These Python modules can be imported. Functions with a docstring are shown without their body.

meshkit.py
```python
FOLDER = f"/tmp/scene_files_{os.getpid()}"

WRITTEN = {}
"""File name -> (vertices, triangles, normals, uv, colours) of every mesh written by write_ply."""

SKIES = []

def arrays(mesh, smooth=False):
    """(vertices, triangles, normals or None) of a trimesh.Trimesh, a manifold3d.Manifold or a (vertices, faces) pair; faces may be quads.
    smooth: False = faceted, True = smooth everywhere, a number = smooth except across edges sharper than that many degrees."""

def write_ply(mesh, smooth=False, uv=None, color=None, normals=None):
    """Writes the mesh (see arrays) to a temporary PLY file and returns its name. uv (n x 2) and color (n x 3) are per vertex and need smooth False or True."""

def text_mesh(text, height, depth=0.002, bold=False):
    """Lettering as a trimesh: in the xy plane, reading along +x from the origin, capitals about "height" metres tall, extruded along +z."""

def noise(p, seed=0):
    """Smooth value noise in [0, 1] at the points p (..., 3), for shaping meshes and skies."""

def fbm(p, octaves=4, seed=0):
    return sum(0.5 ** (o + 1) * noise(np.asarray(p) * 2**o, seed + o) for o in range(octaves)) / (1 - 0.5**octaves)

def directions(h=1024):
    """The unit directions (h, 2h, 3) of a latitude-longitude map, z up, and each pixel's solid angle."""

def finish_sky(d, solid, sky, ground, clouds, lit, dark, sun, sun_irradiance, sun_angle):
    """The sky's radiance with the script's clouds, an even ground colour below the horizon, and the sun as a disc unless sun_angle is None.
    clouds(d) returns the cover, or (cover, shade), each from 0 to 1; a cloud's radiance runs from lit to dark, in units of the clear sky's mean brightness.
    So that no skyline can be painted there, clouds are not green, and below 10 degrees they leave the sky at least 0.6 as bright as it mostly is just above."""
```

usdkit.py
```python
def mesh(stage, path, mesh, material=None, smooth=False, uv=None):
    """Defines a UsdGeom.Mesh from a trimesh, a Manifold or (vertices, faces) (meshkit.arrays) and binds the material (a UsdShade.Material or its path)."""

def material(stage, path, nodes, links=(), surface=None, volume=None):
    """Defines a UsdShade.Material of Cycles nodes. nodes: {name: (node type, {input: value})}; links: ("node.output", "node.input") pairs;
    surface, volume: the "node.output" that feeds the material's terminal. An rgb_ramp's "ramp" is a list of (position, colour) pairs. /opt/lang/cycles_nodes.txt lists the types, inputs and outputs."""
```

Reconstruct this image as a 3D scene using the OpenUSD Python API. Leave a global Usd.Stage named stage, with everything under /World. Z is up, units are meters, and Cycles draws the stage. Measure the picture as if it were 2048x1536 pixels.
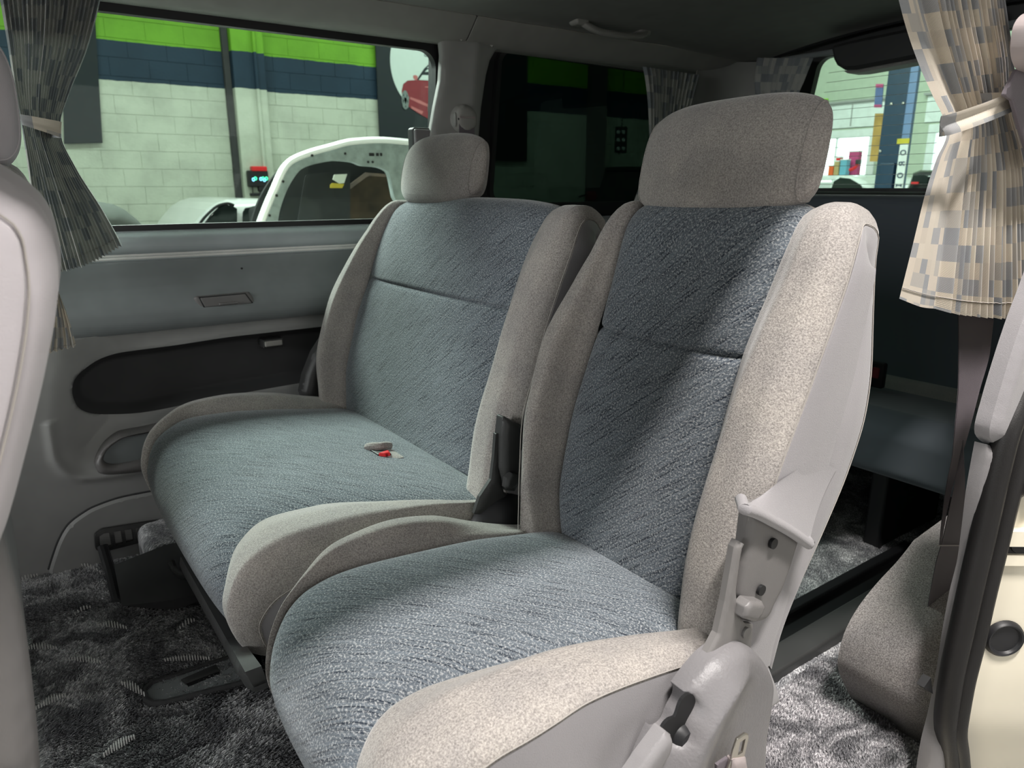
import math
import numpy as np
import trimesh
import manifold3d as m3
import shapely.geometry as sg
import shapely
from shapely import contains_xy
from scipy.spatial import Delaunay
from scipy.interpolate import PchipInterpolator
from pxr import Usd, UsdGeom, UsdLux, UsdShade, Gf, Sdf, Vt
import usdkit
import meshkit

stage = Usd.Stage.CreateInMemory()
UsdGeom.SetStageUpAxis(stage, "Z")
UsdGeom.SetStageMetersPerUnit(stage, 1.0)
UsdGeom.Xform.Define(stage, "/World")
UsdGeom.Scope.Define(stage, "/World/Looks")

# ------------------------------------------------------------------ camera
FPX, CX, CY, HZ = 1450.0, 1024.0, 768.0, 375.0
PITCH, YAW = math.atan((CY - HZ) / FPX), math.radians(35.6)
FW = np.array([math.sin(YAW) * math.cos(PITCH), math.cos(YAW) * math.cos(PITCH), -math.sin(PITCH)])
RT = np.array([math.cos(YAW), -math.sin(YAW), 0.0])
UP = np.cross(RT, FW)
EYE = np.array([0.0, 0.0, 1.0])
cam = UsdGeom.Camera.Define(stage, "/World/camera")
cam.CreateHorizontalApertureAttr(36.0)
cam.CreateVerticalApertureAttr(27.0)
cam.CreateFocalLengthAttr(36.0 * FPX / 2048)
cam.CreateClippingRangeAttr(Gf.Vec2f(0.05, 200))
cam.CreateFStopAttr(8.0)
cam.CreateFocusDistanceAttr(1.15)
cam.AddTransformOp().Set(Gf.Matrix4d(*[*RT, 0], *[*UP, 0], *[*(-FW), 0], *[*EYE, 1]))
cam.CreateExposureAttr(0.55)

# ------------------------------------------------------------------ lights (lamps all out of view, placed for what they light)
def dome(color, k):
    d = UsdLux.DomeLight.Define(stage, "/World/sky")
    d.CreateColorAttr(Gf.Vec3f(*color)); d.CreateIntensityAttr(k)
dome((0.9, 0.97, 1.0), 0.10)
LAMPS = [  # centre, direction it faces, width (along its level axis), height, radiance, colour, label
    ((0.55, -0.50, 3.70), (0, 0, -1), 1.3, 0.16, 235, (1.0, 0.955, 0.915), "unseen long ceiling lamp lighting the seats through the sliding door opening"),
    ((0.40, 4.9, 3.4), (.08, -.80, -.58), 1.8, 0.7, 92, (1.0, .985, .985), "unseen angled lamp lighting the bench through the far windows"),  # out of view, aimed so light reaches the bench through the glass
    ((-4.5, 1.6, 1.9), (1, 0, -.12), 2.6, 1.3, 11, (0.97, 1.0, 1.0), "unseen angled lamp lighting the cabin from ahead of the windscreen"),  # out of view, lights carpet and seat backs from the front
    ((1.5, 6.3, 4.2), (0, 0, -1), 4.0, 0.5, 22, (0.95, 1.0, 0.96), "unseen ceiling lamp lighting the striped wall"),
    ((5.8, 7.6, 4.2), (0, 0, -1), 3.0, 0.5, 19, (0.95, 1.0, 0.96), "unseen ceiling lamp lighting the wall near the dark banner"),
    ((7.2, 4.6, 4.0), (1, -.1, -.55), 3.0, 0.4, 17, (0.95, 1.0, 0.98), "unseen ceiling lamp lighting the rear workshop wall"),
    ((1.0, -5.8, 2.1), (0, 1, -.05), 6.0, 3.2, 0.72, (1.0, 0.96, 0.94), "unseen tall light bank behind the camera lighting the near sides"),  # out of view, soft light for the door-side surfaces
]

# ------------------------------------------------------------------ helpers
BASE, USED = {}, {}
def numbered(parent, name):
    k = USED.get((parent, name), 0); USED[(parent, name)] = k + 1
    return name if k == 0 else "%s_%03d" % (name, k)
def tag(prim, label=None, cat=None, group=None, kind=None):
    for k, v in (("label", label), ("category", cat), ("group", group), ("kind", kind)):
        if v: prim.SetCustomDataByKey(k, v)
def thing(name, label, cat, loc=(0, 0, 0), group=None, kind=None):
    p = "/World/" + numbered("/World", name)
    x = UsdGeom.Xform.Define(stage, p); x.AddTranslateOp().Set(Gf.Vec3d(*map(float, loc)))
    BASE[p] = np.array(loc, float)
    tag(x.GetPrim(), label, cat, group, kind)
    return p
def base_of(p):
    return BASE.get("/" + "/".join(p.split("/")[1:3]), np.zeros(3))
def arr(mesh):
    if hasattr(mesh, "to_mesh"):
        m = mesh.to_mesh(); return np.array(m.vert_properties[:, :3], float), np.array(m.tri_verts)
    if isinstance(mesh, (tuple, list)):
        v, f = np.asarray(mesh[0], float), np.asarray(mesh[1], int)
        if f.shape[1] == 4: f = np.vstack([f[:, [0, 1, 2]], f[:, [0, 2, 3]]])
        return v, f
    return np.array(mesh.vertices, float), np.array(mesh.faces)
def add(name, mesh, mat, parent="/World", smooth=35, uv=None, label=None, kind=None):
    """A mesh given in world coordinates becomes ONE Mesh prim under its thing (or part)."""
    v, f = arr(mesh)
    p = parent + "/" + numbered(parent, name)
    m = usdkit.mesh(stage, p, (v - base_of(p), f), MAT[mat], smooth=(True if uv is not None else smooth), uv=uv)
    if label or kind: tag(m.GetPrim(), label, kind=kind)
    return p
def solo(name, label, cat, mesh, mat, group=None, kind=None, smooth=35, uv=None):
    p = add(name, mesh, mat, "/World", smooth, uv)
    tag(stage.GetPrimAtPath(p), label, cat, group, kind)
    return p
def cat_(*ms):
    V, F, n = [], [], 0
    for m in ms:
        v, f = arr(m); V.append(v); F.append(f + n); n += len(v)
    return np.vstack(V), np.vstack(F)
def ray(px, py):
    return FW + RT * (px - CX) / FPX - UP * (py - CY) / FPX
def onY(px, py, y): d = ray(px, py); return EYE + d * ((y - EYE[1]) / d[1])
def onX(px, py, x): d = ray(px, py); return EYE + d * ((x - EYE[0]) / d[0])
def onZ(px, py, z): d = ray(px, py); return EYE + d * ((z - EYE[2]) / d[2])
def tY(pts, y): return np.array([[*onY(a, b, y)[[0, 2]]] for a, b in pts])
def tX(pts, x): return np.array([[*onX(a, b, x)[[1, 2]]] for a, b in pts])
def tZ(pts, z): return np.array([[*onZ(a, b, z)[[0, 1]]] for a, b in pts])
def box(x0, x1, y0, y1, z0, z1, r=0.0):
    x0, x1 = sorted((x0, x1)); y0, y1 = sorted((y0, y1)); z0, z1 = sorted((z0, z1))
    if r <= 0:
        b = trimesh.creation.box([x1 - x0, y1 - y0, z1 - z0]); b.apply_translation([(x0 + x1) / 2, (y0 + y1) / 2, (z0 + z1) / 2]); return b
    r = min(r, (x1 - x0) * .49, (y1 - y0) * .49, (z1 - z0) * .49)
    s = trimesh.creation.icosphere(2, r).vertices
    P = np.vstack([s + [x, y, z] for x in (x0 + r, x1 - r) for y in (y0 + r, y1 - r) for z in (z0 + r, z1 - r)])
    return trimesh.convex.convex_hull(P)
def hull(P): return trimesh.convex.convex_hull(np.asarray(P, float))
def smoothline(P, n=60, closed=False):
    P = np.asarray(P, float)
    if closed: P = np.vstack([P, P[:1]])
    d = np.r_[0, np.cumsum(np.linalg.norm(np.diff(P, axis=0), axis=1))]
    t = np.linspace(0, d[-1], n, endpoint=not closed)
    if closed:
        from scipy.interpolate import CubicSpline
        return CubicSpline(d, P, bc_type="periodic")(t)
    return np.stack([PchipInterpolator(d, P[:, k])(t) for k in range(P.shape[1])], 1)
def tube(P, r, sides=10, closed=False, flat=1.0, up=None):
    P = np.asarray(P, float); n = len(P)
    r = np.broadcast_to(np.asarray(r, float), (n,))
    T = (np.roll(P, -1, 0) - np.roll(P, 1, 0)) if closed else np.gradient(P, axis=0)
    T /= np.linalg.norm(T, axis=1, keepdims=True) + 1e-12
    a = np.array(up if up is not None else ([0, 0, 1.0] if abs(T[0][2]) < .9 else [1.0, 0, 0]), float)
    A = []
    for t in T:
        a = a - t * (a @ t); a = a / (np.linalg.norm(a) + 1e-12); A.append(a)
    A = np.array(A); B = np.cross(T, A)
    g = np.arange(sides) * 2 * np.pi / sides
    V = P[:, None] + r[:, None, None] * (np.cos(g)[None, :, None] * A[:, None] + flat * np.sin(g)[None, :, None] * B[:, None])
    V = V.reshape(-1, 3); F = []
    m = n if closed else n - 1
    for i in range(m):
        i2 = (i + 1) % n
        for j in range(sides):
            j2 = (j + 1) % sides
            F.append([i * sides + j, i * sides + j2, i2 * sides + j2, i2 * sides + j])
    F = np.array(F); F = np.vstack([F[:, [0, 1, 2]], F[:, [0, 2, 3]]])
    if not closed:
        V = np.vstack([V, P[0], P[-1]]); c0, c1 = len(V) - 2, len(V) - 1; o = (n - 1) * sides
        F = np.vstack([F, [[c0, (j + 1) % sides, j] for j in range(sides)], [[c1, o + j, o + (j + 1) % sides] for j in range(sides)]])
    return V, F
def gridmesh(P, flip=False):
    n, m = P.shape[:2]; i, j = np.meshgrid(np.arange(n - 1), np.arange(m - 1), indexing="ij")
    q = np.stack([i * m + j, (i + 1) * m + j, (i + 1) * m + j + 1, i * m + j + 1], -1).reshape(-1, 4)
    F = np.vstack([q[:, [0, 1, 2]], q[:, [0, 2, 3]]])
    if flip: F = F[:, ::-1]
    return P.reshape(-1, 3), F
def sheet(P, t):
    """A grid with thickness t (closed): the front grid and a copy moved along -normal."""
    du = np.gradient(P, axis=0); dv = np.gradient(P, axis=1); N = np.cross(du, dv); N /= np.linalg.norm(N, axis=2, keepdims=True) + 1e-12
    Q = P - N * t
    v1, f1 = gridmesh(P); v2, f2 = gridmesh(Q, True); n, m = P.shape[:2]; o = n * m
    ring = [i * m for i in range(n)] + [(n - 1) * m + j for j in range(1, m)] + [i * m + m - 1 for i in range(n - 2, -1, -1)] + [j for j in range(m - 2, 0, -1)]
    s = []
    for a, b in zip(ring, ring[1:] + ring[:1]): s += [[a, o + a, o + b], [a, o + b, b]]
    return np.vstack([v1, v2]), np.vstack([f1, f2 + o, np.array(s)[:, ::-1]])
def rpoly(pts, r=0.0, sm=False):
    p = sg.Polygon(smoothline(pts, 90, True) if sm else pts).buffer(0)
    if r > 0: p = p.buffer(-r).buffer(2 * r, quad_segs=8).buffer(-r, quad_segs=8)
    return p
def puff(poly, T, r, res=None, dome_=0.0):
    """A slab of outline POLY, T thick, its front edge rounded with radius r: (a, b, h), F. Holes are kept."""
    poly = max(getattr(poly, "geoms", [poly]), key=lambda g: g.area)
    minx, miny, maxx, maxy = poly.bounds
    res = res or max(maxx - minx, maxy - miny) / 40
    pts, tags = [], []
    step = max(res * .6, 1e-4)
    def rings(g):
        for q in (getattr(g, "geoms", [g])):
            if q.is_empty: continue
            for k in [q.exterior, *q.interiors]:
                n = max(8, int(k.length / step)); 
                yield np.array([k.interpolate(t, normalized=True).coords[0] for t in np.arange(n) / n])
    # keep true corners of the outline
    for k in [poly.exterior, *poly.interiors]:
        c = np.array(shapely.segmentize(k, step).coords)[:-1]; pts.append(c)
    nr = int(np.clip(round(r / step * 1.6), 2, 9)) if r > 0 else 0
    ext = sg.Polygon(poly.exterior)
    offs = []
    for k in range(1, nr + 1):
        o = r * (1 - math.cos(math.pi / 2 * k / nr))
        if o - (offs[-1] if offs else 0) >= .40 * step or k == nr: offs.append(o)
    for o in offs:
        g = ext.buffer(-o)
        for c in rings(g): 
            c = c[contains_xy(poly, c[:, 0], c[:, 1])]
            if len(c): pts.append(c)
    gx, gy = np.meshgrid(np.arange(minx + res / 2, maxx, res), np.arange(miny + res / 2, maxy, res))
    g = np.c_[gx.ravel(), gy.ravel()]
    inner = poly.buffer(-max(r * 1.15, res * .5))
    g = g[contains_xy(inner, g[:, 0], g[:, 1])]
    B = np.vstack(pts + [g]); B = np.unique(np.round(B, 7), axis=0)
    tri = Delaunay(B).simplices
    c = B[tri].mean(1); tri = tri[contains_xy(poly, c[:, 0], c[:, 1])]
    e1, e2 = B[tri[:, 1]] - B[tri[:, 0]], B[tri[:, 2]] - B[tri[:, 0]]
    ar = e1[:, 0] * e2[:, 1] - e1[:, 1] * e2[:, 0]
    tri = np.where((ar < 0)[:, None], tri[:, [0, 2, 1]], tri); tri = tri[np.abs(ar) > 1e-12]
    d = shapely.distance(ext.exterior, shapely.points(B)); dall = shapely.distance(poly.boundary, shapely.points(B))
    h = np.full(len(B), T)
    if r > 0: q = np.minimum(d / r, 1); h = T - r + r * np.sqrt(np.maximum(0, 1 - (1 - q) ** 2))
    if dome_: h = h + dome_ * (1 - np.exp(-d / (abs(dome_) * 2 + 1e-6)))
    n = len(B)
    if r > step:
        free = d > 1e-6; e = np.vstack([tri[:, [0, 1]], tri[:, [1, 2]], tri[:, [2, 0]]]); e = np.vstack([e, e[:, ::-1]])
        cnt_ = np.bincount(e[:, 0], minlength=n)
        for _ in range(6):
            av = np.bincount(e[:, 0], h[e[:, 1]], n) / np.maximum(cnt_, 1); h = np.where(free, .4 * h + .6 * av, h)
    ed = np.vstack([tri[:, [0, 1]], tri[:, [1, 2]], tri[:, [2, 0]]]); key = np.sort(ed, 1)
    _, inv, cnt = np.unique(key, axis=0, return_inverse=True, return_counts=True)
    be = ed[cnt[inv.ravel()] == 1]
    F = np.vstack([tri, tri[:, ::-1] + n, np.c_[be[:, 1], be[:, 0], be[:, 0] + n], np.c_[be[:, 1], be[:, 0] + n, be[:, 1] + n]])
    V = np.vstack([np.c_[B, h], np.c_[B, np.zeros(n)]])
    return V, F
def pY(poly, y, T, r=0.0, res=None, back=False, dome_=0.0):
    """Puffed slab standing in a plane y = const, its front towards the camera side (-y) (or +y when back)."""
    V, F = puff(poly, T, r, res, dome_); s = 1 if back else -1
    return np.c_[V[:, 0], y + s * V[:, 2], V[:, 1]], (F if not back else F[:, ::-1])
def pX(poly, x, T, r=0.0, res=None):
    V, F = puff(poly, T, r, res); return np.c_[x - V[:, 2], V[:, 0], V[:, 1]], F[:, ::-1]
def pZ(poly, z, T, r=0.0, res=None):
    V, F = puff(poly, T, r, res); return np.c_[V[:, 0], V[:, 1], z + V[:, 2]], F
def disc_y(x, y, z, r, t, seg=28):
    c = trimesh.creation.cylinder(r, t, sections=seg); c.apply_transform(trimesh.transformations.rotation_matrix(math.pi / 2, [1, 0, 0])); c.apply_translation([x, y, z]); return c
def lathe(profile, origin, axis, seg=32):
    """profile: (radius, along) pairs; revolved about AXIS at ORIGIN."""
    pr = np.asarray(profile, float); ax = np.asarray(axis, float); ax /= np.linalg.norm(ax)
    a = np.cross(ax, [0, 0, 1.0] if abs(ax[2]) < .9 else [1.0, 0, 0]); a /= np.linalg.norm(a); b = np.cross(ax, a)
    g = np.arange(seg + 1) * 2 * np.pi / seg
    P = np.asarray(origin)[None, None] + pr[:, None, 0:1] * (np.cos(g)[None, :, None] * a + np.sin(g)[None, :, None] * b) + pr[:, None, 1:2] * ax
    return gridmesh(P)
def sweepx(prof, x0, x1, nx=2, t=0.004):
    """A (y, z) profile line drawn out along x, with thickness."""
    prof = np.asarray(prof, float); xs = np.linspace(x0, x1, nx)
    P = np.stack([np.stack([np.full(len(prof), x), prof[:, 0], prof[:, 1]], 1) for x in xs])
    return sheet(P, t)
def sstep(a, b, x):
    t = np.clip((np.asarray(x, float) - a) / (b - a), 0, 1); return t * t * (3 - 2 * t)

# ------------------------------------------------------------------ materials
MAT = {}
def mat(name, nodes, links=(), surface="p.BSDF"):
    MAT[name] = usdkit.material(stage, "/World/Looks/" + name, nodes, links, surface=surface)
def plain(name, col, rough=.55, bump=0.0, bscale=400, var=0.06, spec=.4, metallic=0.0, sheen=0.0, vscale=14, coat=0.0):
    """Even colour with faint procedural variation and optional grain."""
    c = np.array(col, float)
    nodes = {"g": ("geometry", {}), "n": ("noise_texture", {"scale": vscale, "detail": 4.0}),
             "r": ("rgb_ramp", {"ramp": [(.3, tuple(c * (1 - var))), (.7, tuple(np.minimum(c * (1 + var), 1)))]}),
             "p": ("principled_bsdf", {"roughness": rough, "specular_ior_level": spec, "metallic": metallic, "sheen_weight": sheen, "coat_weight": coat})}
    links = [("g.position", "n.vector"), ("n.fac", "r.fac"), ("r.color", "p.base_color")]
    if bump:
        nodes["bn"] = ("noise_texture", {"scale": bscale, "detail": 3.0}); nodes["b"] = ("bump", {"strength": bump, "distance": 0.001})
        links += [("g.position", "bn.vector"), ("bn.fac", "b.height"), ("b.normal", "p.normal")]
    mat(name, nodes, links)
plain("panel_grey", (.36, .36, .352), .5, .25, 900)
plain("panel_fabric", (.23, .25, .255), .8, .3, 1500, sheen=.2)
plain("pocket_dark", (.060, .060, .062), .9, .5, 1200)
plain("sill_grey", (.40, .44, .455), .45, .15, 900)
plain("trim_white", (.86, .85, .82), .3)
plain("gasket", (.012, .012, .013), .5)
plain("rubber", (.014, .013, .013), .48, .25, 600, spec=.35)
plain("black_plastic", (.018, .018, .02), .45)
plain("dark_plastic", (.045, .045, .045), .45, .2, 900)
plain("hinge_grey", (.17, .162, .160), .42, .18, 900)
plain("steel_arm", (.20, .19, .186), .38, .1, 700)
plain("cover_grey", (.195, .187, .193), .42, .5, 260)
plain("trim_grey", (.235, .225, .230), .5, .2, 900)
plain("headliner", (.27, .265, .255), .95, .3, 1100)
plain("rail_grey", (.33, .32, .30), .6, .2, 900)
plain("pillar_grey", (.31, .306, .292), .55, .2, 900)
plain("vinyl", (.285, .272, .282), .55, .35, 700, sheen=.25, var=.03)
plain("front_vinyl", (.45, .42, .44), .75, .2, 700, sheen=.3, var=.04)
plain("belt", (.145, .125, .14), .6, .5, 1400)
plain("anchor", (.36, .31, .305), .4)
plain("chrome", (.62, .58, .52), .28, metallic=1.0)
plain("red_plastic", (.75, .03, .035), .35)
plain("paint_cream", (.80, .74, .60), .25, coat=.6, var=.02)
plain("car_white", (.78, .80, .78), .25, coat=.6, var=.02)
plain("primer", (.22, .26, .25), .6, var=.2, vscale=22)
plain("inside_dark", (.010, .012, .012), .8)
plain("inside_brown", (.030, .020, .011), .9, var=.5, vscale=9)
plain("sticker_white", (.55, .58, .50), .6)
plain("sticker_yellow", (.42, .33, .03), .6)
plain("car_glass", (.015, .022, .02), .12)
plain("car_black", (.020, .021, .023), .2, coat=.7)
plain("reflection_dark", (.055, .066, .057), .9)  # tone of the reflected shape in the side window
plain("concrete", (.34, .335, .32), .7, var=.15, vscale=3)
plain("roof_deck", (.55, .56, .55), .8)
plain("banner_black", (.020, .026, .030), .8)
plain("banner_white", (.62, .70, .66), .8, var=.02)
plain("banner_red", (.24, .035, .045), .7)
plain("banner_pink", (.50, .16, .16), .7)
plain("banner_grey", (.20, .24, .23), .7)
plain("lift_blue", (.016, .045, .090), .35, coat=.3)
plain("lift_light", (.17, .26, .47), .35, coat=.3)
plain("wood", (.55, .34, .10), .7, var=.3, vscale=6)
plain("lime", (.36, .80, .03), .6)
plain("window_white", (.80, .83, .82), .5)
plain("magenta", (.50, .07, .20), .6)
plain("banner_blue", (.10, .14, .30), .7)
plain("orange_paint", (.80, .14, .04), .5)
plain("sky_blue_paint", (.16, .42, .55), .5)
plain("tan_card", (.48, .36, .17), .7)
plain("lamp_body", (.6, .6, .6), .5)
plain("heater", (.62, .66, .62), .5)
plain("yellow_label", (.62, .52, .04), .6)
plain("column_paint", (.50, .56, .45), .7, .3, 60)
plain("tuft", (.62, .61, .60), .95)
plain("velour_thread", (.36, .335, .31), .9)

def emit(name, col, k): mat(name, {"e": ("emission", {"color": col, "strength": k})}, surface="e.emission")
emit("digit_green", (.08, 1.0, .45), 3.0)
emit("digit_blue", (.25, .6, 1.0), 3.0)
emit("daylight", (.92, 1.0, 1.0), 2.6)

def glass(name, col, ior=1.45):
    mat(name, {"t": ("transparent_bsdf", {"color": col}), "s": ("glossy_bsdf", {"color": (.9, .95, .92), "roughness": .02}), "f": ("fresnel", {"IOR": ior}), "m": ("mix_closure", {})},
        [("f.fac", "m.fac"), ("t.BSDF", "m.closure1"), ("s.BSDF", "m.closure2")], surface="m.closure")
glass("glass_green", (.77, .85, .805), 1.2)
glass("glass_dark", (.115, .155, .138), 1.2)
glass("glass_rear", (.83, .95, .88), 1.2)

def velour(name, a, b, sheen=.5):
    mat(name, {"g": ("geometry", {}), "n": ("noise_texture", {"scale": 420.0, "detail": 3.0, "roughness": .65}), "n2": ("noise_texture", {"scale": 17.0, "detail": 3.0}),
               "r": ("rgb_ramp", {"ramp": [(.32, a), (.5, tuple((np.array(a) + np.array(b)) / 2)), (.68, b)]}),
               "r2": ("rgb_ramp", {"ramp": [(.3, (.86, .86, .87)), (.7, (1.05, 1.04, 1.02))]}), "x": ("mix", {"mix_type": "multiply", "fac": 1.0}),
               "b": ("bump", {"strength": .7, "distance": .0014}), "p": ("principled_bsdf", {"roughness": .95, "specular_ior_level": .15, "sheen_weight": sheen, "sheen_roughness": .4})},
        [("g.position", "n.vector"), ("g.position", "n2.vector"), ("n.fac", "r.fac"), ("n2.fac", "r2.fac"), ("r.color", "x.color1"), ("r2.color", "x.color2"), ("x.color", "p.base_color"), ("n.fac", "b.height"), ("b.normal", "p.normal")])
velour("velour", (.225, .208, .197), (.50, .465, .435))
velour("velour_head", (.20, .185, .175), (.42, .39, .365))
velour("velour_dark", (.10, .10, .10), (.2, .19, .18), .2)
def insert(name, dark, mid, light):
    """The woven centre cloth: fine speckle with slanting dark dashes, laid by the cloth's own coordinates (metres)."""
    mat(name, {"uv": ("texture_coordinate", {}),
               "m1": ("mapping", {"mapping_type": "texture", "rotation": (0, 0, math.radians(140)), "scale": (.075, .0030, 1)}), "n1": ("noise_texture", {"scale": 1.0, "detail": 2.0, "roughness": .6, "distortion": .35}),
               "m2": ("mapping", {"mapping_type": "texture", "rotation": (0, 0, math.radians(144)), "scale": (.10, .016, 1)}), "n2": ("noise_texture", {"scale": 1.0, "detail": 3.0}),
               "n3": ("noise_texture", {"scale": 330.0, "detail": 2.0, "roughness": .7}),
               "r1": ("rgb_ramp", {"ramp": [(.35, dark), (.45, mid), (.62, tuple(np.array(mid) * 1.25)), (.72, tuple(np.array(mid) * 1.5))]}),
               "r2": ("rgb_ramp", {"ramp": [(.3, (.84, .85, .87)), (.68, (1.10, 1.10, 1.09))]}),
               "r3": ("rgb_ramp", {"ramp": [(.49, (0, 0, 0)), (.66, (1, 1, 1))]}),
               "x": ("mix", {"mix_type": "multiply", "fac": 1.0}), "y": ("mix", {"mix_type": "mix", "color2": light}), "h": ("math", {"math_type": "multiply", "value2": .75}),
               "a": ("math", {"math_type": "add"}), "b": ("bump", {"strength": .55, "distance": .0012}),
               "p": ("principled_bsdf", {"roughness": .95, "specular_ior_level": .12, "sheen_weight": .35, "sheen_roughness": .4})},
        [("uv.UV", "m1.vector"), ("uv.UV", "m2.vector"), ("uv.UV", "n3.vector"), ("m1.vector", "n1.vector"), ("m2.vector", "n2.vector"), ("n1.fac", "r1.fac"), ("n2.fac", "r2.fac"), ("n3.fac", "r3.fac"),
         ("r1.color", "x.color1"), ("r2.color", "x.color2"), ("x.color", "y.color1"), ("r3.color", "h.value1"), ("h.value", "y.fac"), ("y.color", "p.base_color"), ("n1.fac", "a.value1"), ("n3.fac", "a.value2"), ("a.value", "b.height"), ("b.normal", "p.normal")])
insert("seat_insert", (.026, .034, .048), (.100, .117, .136), (.45, .465, .47))
def carpet(name, dark, light, wave=True):
    """Cut pile: every tuft a little lighter or darker (fine noise), brushed light and dark in patches."""
    mat(name, {"g": ("geometry", {}), "m": ("mapping", {"mapping_type": "texture", "scale": (.0075, .0032, 1), "rotation": (0, 0, .5)}), "n": ("noise_texture", {"scale": 1.0, "detail": 2.0, "roughness": .6}),
               "n2": ("noise_texture", {"scale": 10.0, "detail": 5.0, "roughness": .6, "distortion": 1.2}),
               "r": ("rgb_ramp", {"ramp": [(.30, dark), (.50, tuple(np.array(dark) * .55 + np.array(light) * .30)), (.72, light)]}),
               "r2": ("rgb_ramp", {"ramp": [(.38, (.50, .50, .52)), (.50, (1.0, 1.0, 1.0)), (.60, (2.0, 1.97, 1.95))]}), "x": ("mix", {"mix_type": "multiply", "fac": 1.0, "use_clamp": True}),
               "b": ("bump", {"strength": .9, "distance": .004}), "p": ("principled_bsdf", {"roughness": 1.0, "specular_ior_level": .1, "sheen_weight": .25})},
        [("g.position", "m.vector"), ("m.vector", "n.vector"), ("g.position", "n2.vector"), ("n.fac", "r.fac"), ("n2.fac", "r2.fac"), ("r.color", "x.color1"), ("r2.color", "x.color2"), ("x.color", "p.base_color"), ("n.fac", "b.height"), ("b.normal", "p.normal")])
carpet("carpet_plush", (.075, .079, .088), (.85, .85, .87))
carpet("carpet_mat", (.06, .058, .066), (.56, .54, .56))
velour("carpet_loop", (.15, .14, .138), (.46, .43, .42), .2)

def curtain_cloth(name, tones, dark=1.0, cu=62.0, cv=40.0):
    """Woven block pattern: cells of the cloth's own coordinates take one of a few tones; fine twill lines across."""
    t = [tuple(np.array(c) * dark) for c in tones]
    n = len(t)
    mat(name, {"uv": ("texture_coordinate", {}), "m": ("mapping", {"scale": (cu, cv, 1)}), "f": ("vector_math", {"math_type": "floor"}), "w": ("white_noise_texture", {"dimensions": "2D"}),
               "r": ("rgb_ramp", {"interpolate": False, "ramp": [(k / n, c) for k, c in enumerate(t)]}),
               "tw": ("wave_texture", {"wave_type": "bands", "bands_direction": "diagonal", "scale": 330.0}), "r2": ("rgb_ramp", {"ramp": [(.2, (.80, .80, .82)), (.8, (1.1, 1.1, 1.08))]}),
               "x": ("mix", {"mix_type": "multiply", "fac": .9}), "b": ("bump", {"strength": .4, "distance": .0006}),
               "p": ("principled_bsdf", {"roughness": .85, "specular_ior_level": .2, "sheen_weight": .2}), "tr": ("translucent_bsdf", {}), "k": ("mix_closure", {"fac": .06})},
        [("uv.UV", "m.vector"), ("m.vector", "f.vector1"), ("f.vector", "w.vector"), ("w.value", "r.fac"), ("uv.UV", "tw.vector"), ("tw.fac", "r2.fac"), ("r.color", "x.color1"), ("r2.color", "x.color2"),
         ("x.color", "p.base_color"), ("x.color", "tr.color"), ("tw.fac", "b.height"), ("b.normal", "p.normal"), ("p.BSDF", "k.closure1"), ("tr.BSDF", "k.closure2")], surface="k.closure")
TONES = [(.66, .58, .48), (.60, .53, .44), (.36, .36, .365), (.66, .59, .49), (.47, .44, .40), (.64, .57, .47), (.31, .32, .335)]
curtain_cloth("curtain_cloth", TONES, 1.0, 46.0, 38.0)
TONES2 = [tuple((np.array(c) * .5 + np.mean(c) * .5) * np.array([.78, .83, .85])) for c in TONES]  # same curtain cloth, its shade put into darker, greyer tones
curtain_cloth("curtain_cloth_shaded", TONES2, 1.0, 34.0, 34.0)

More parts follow.
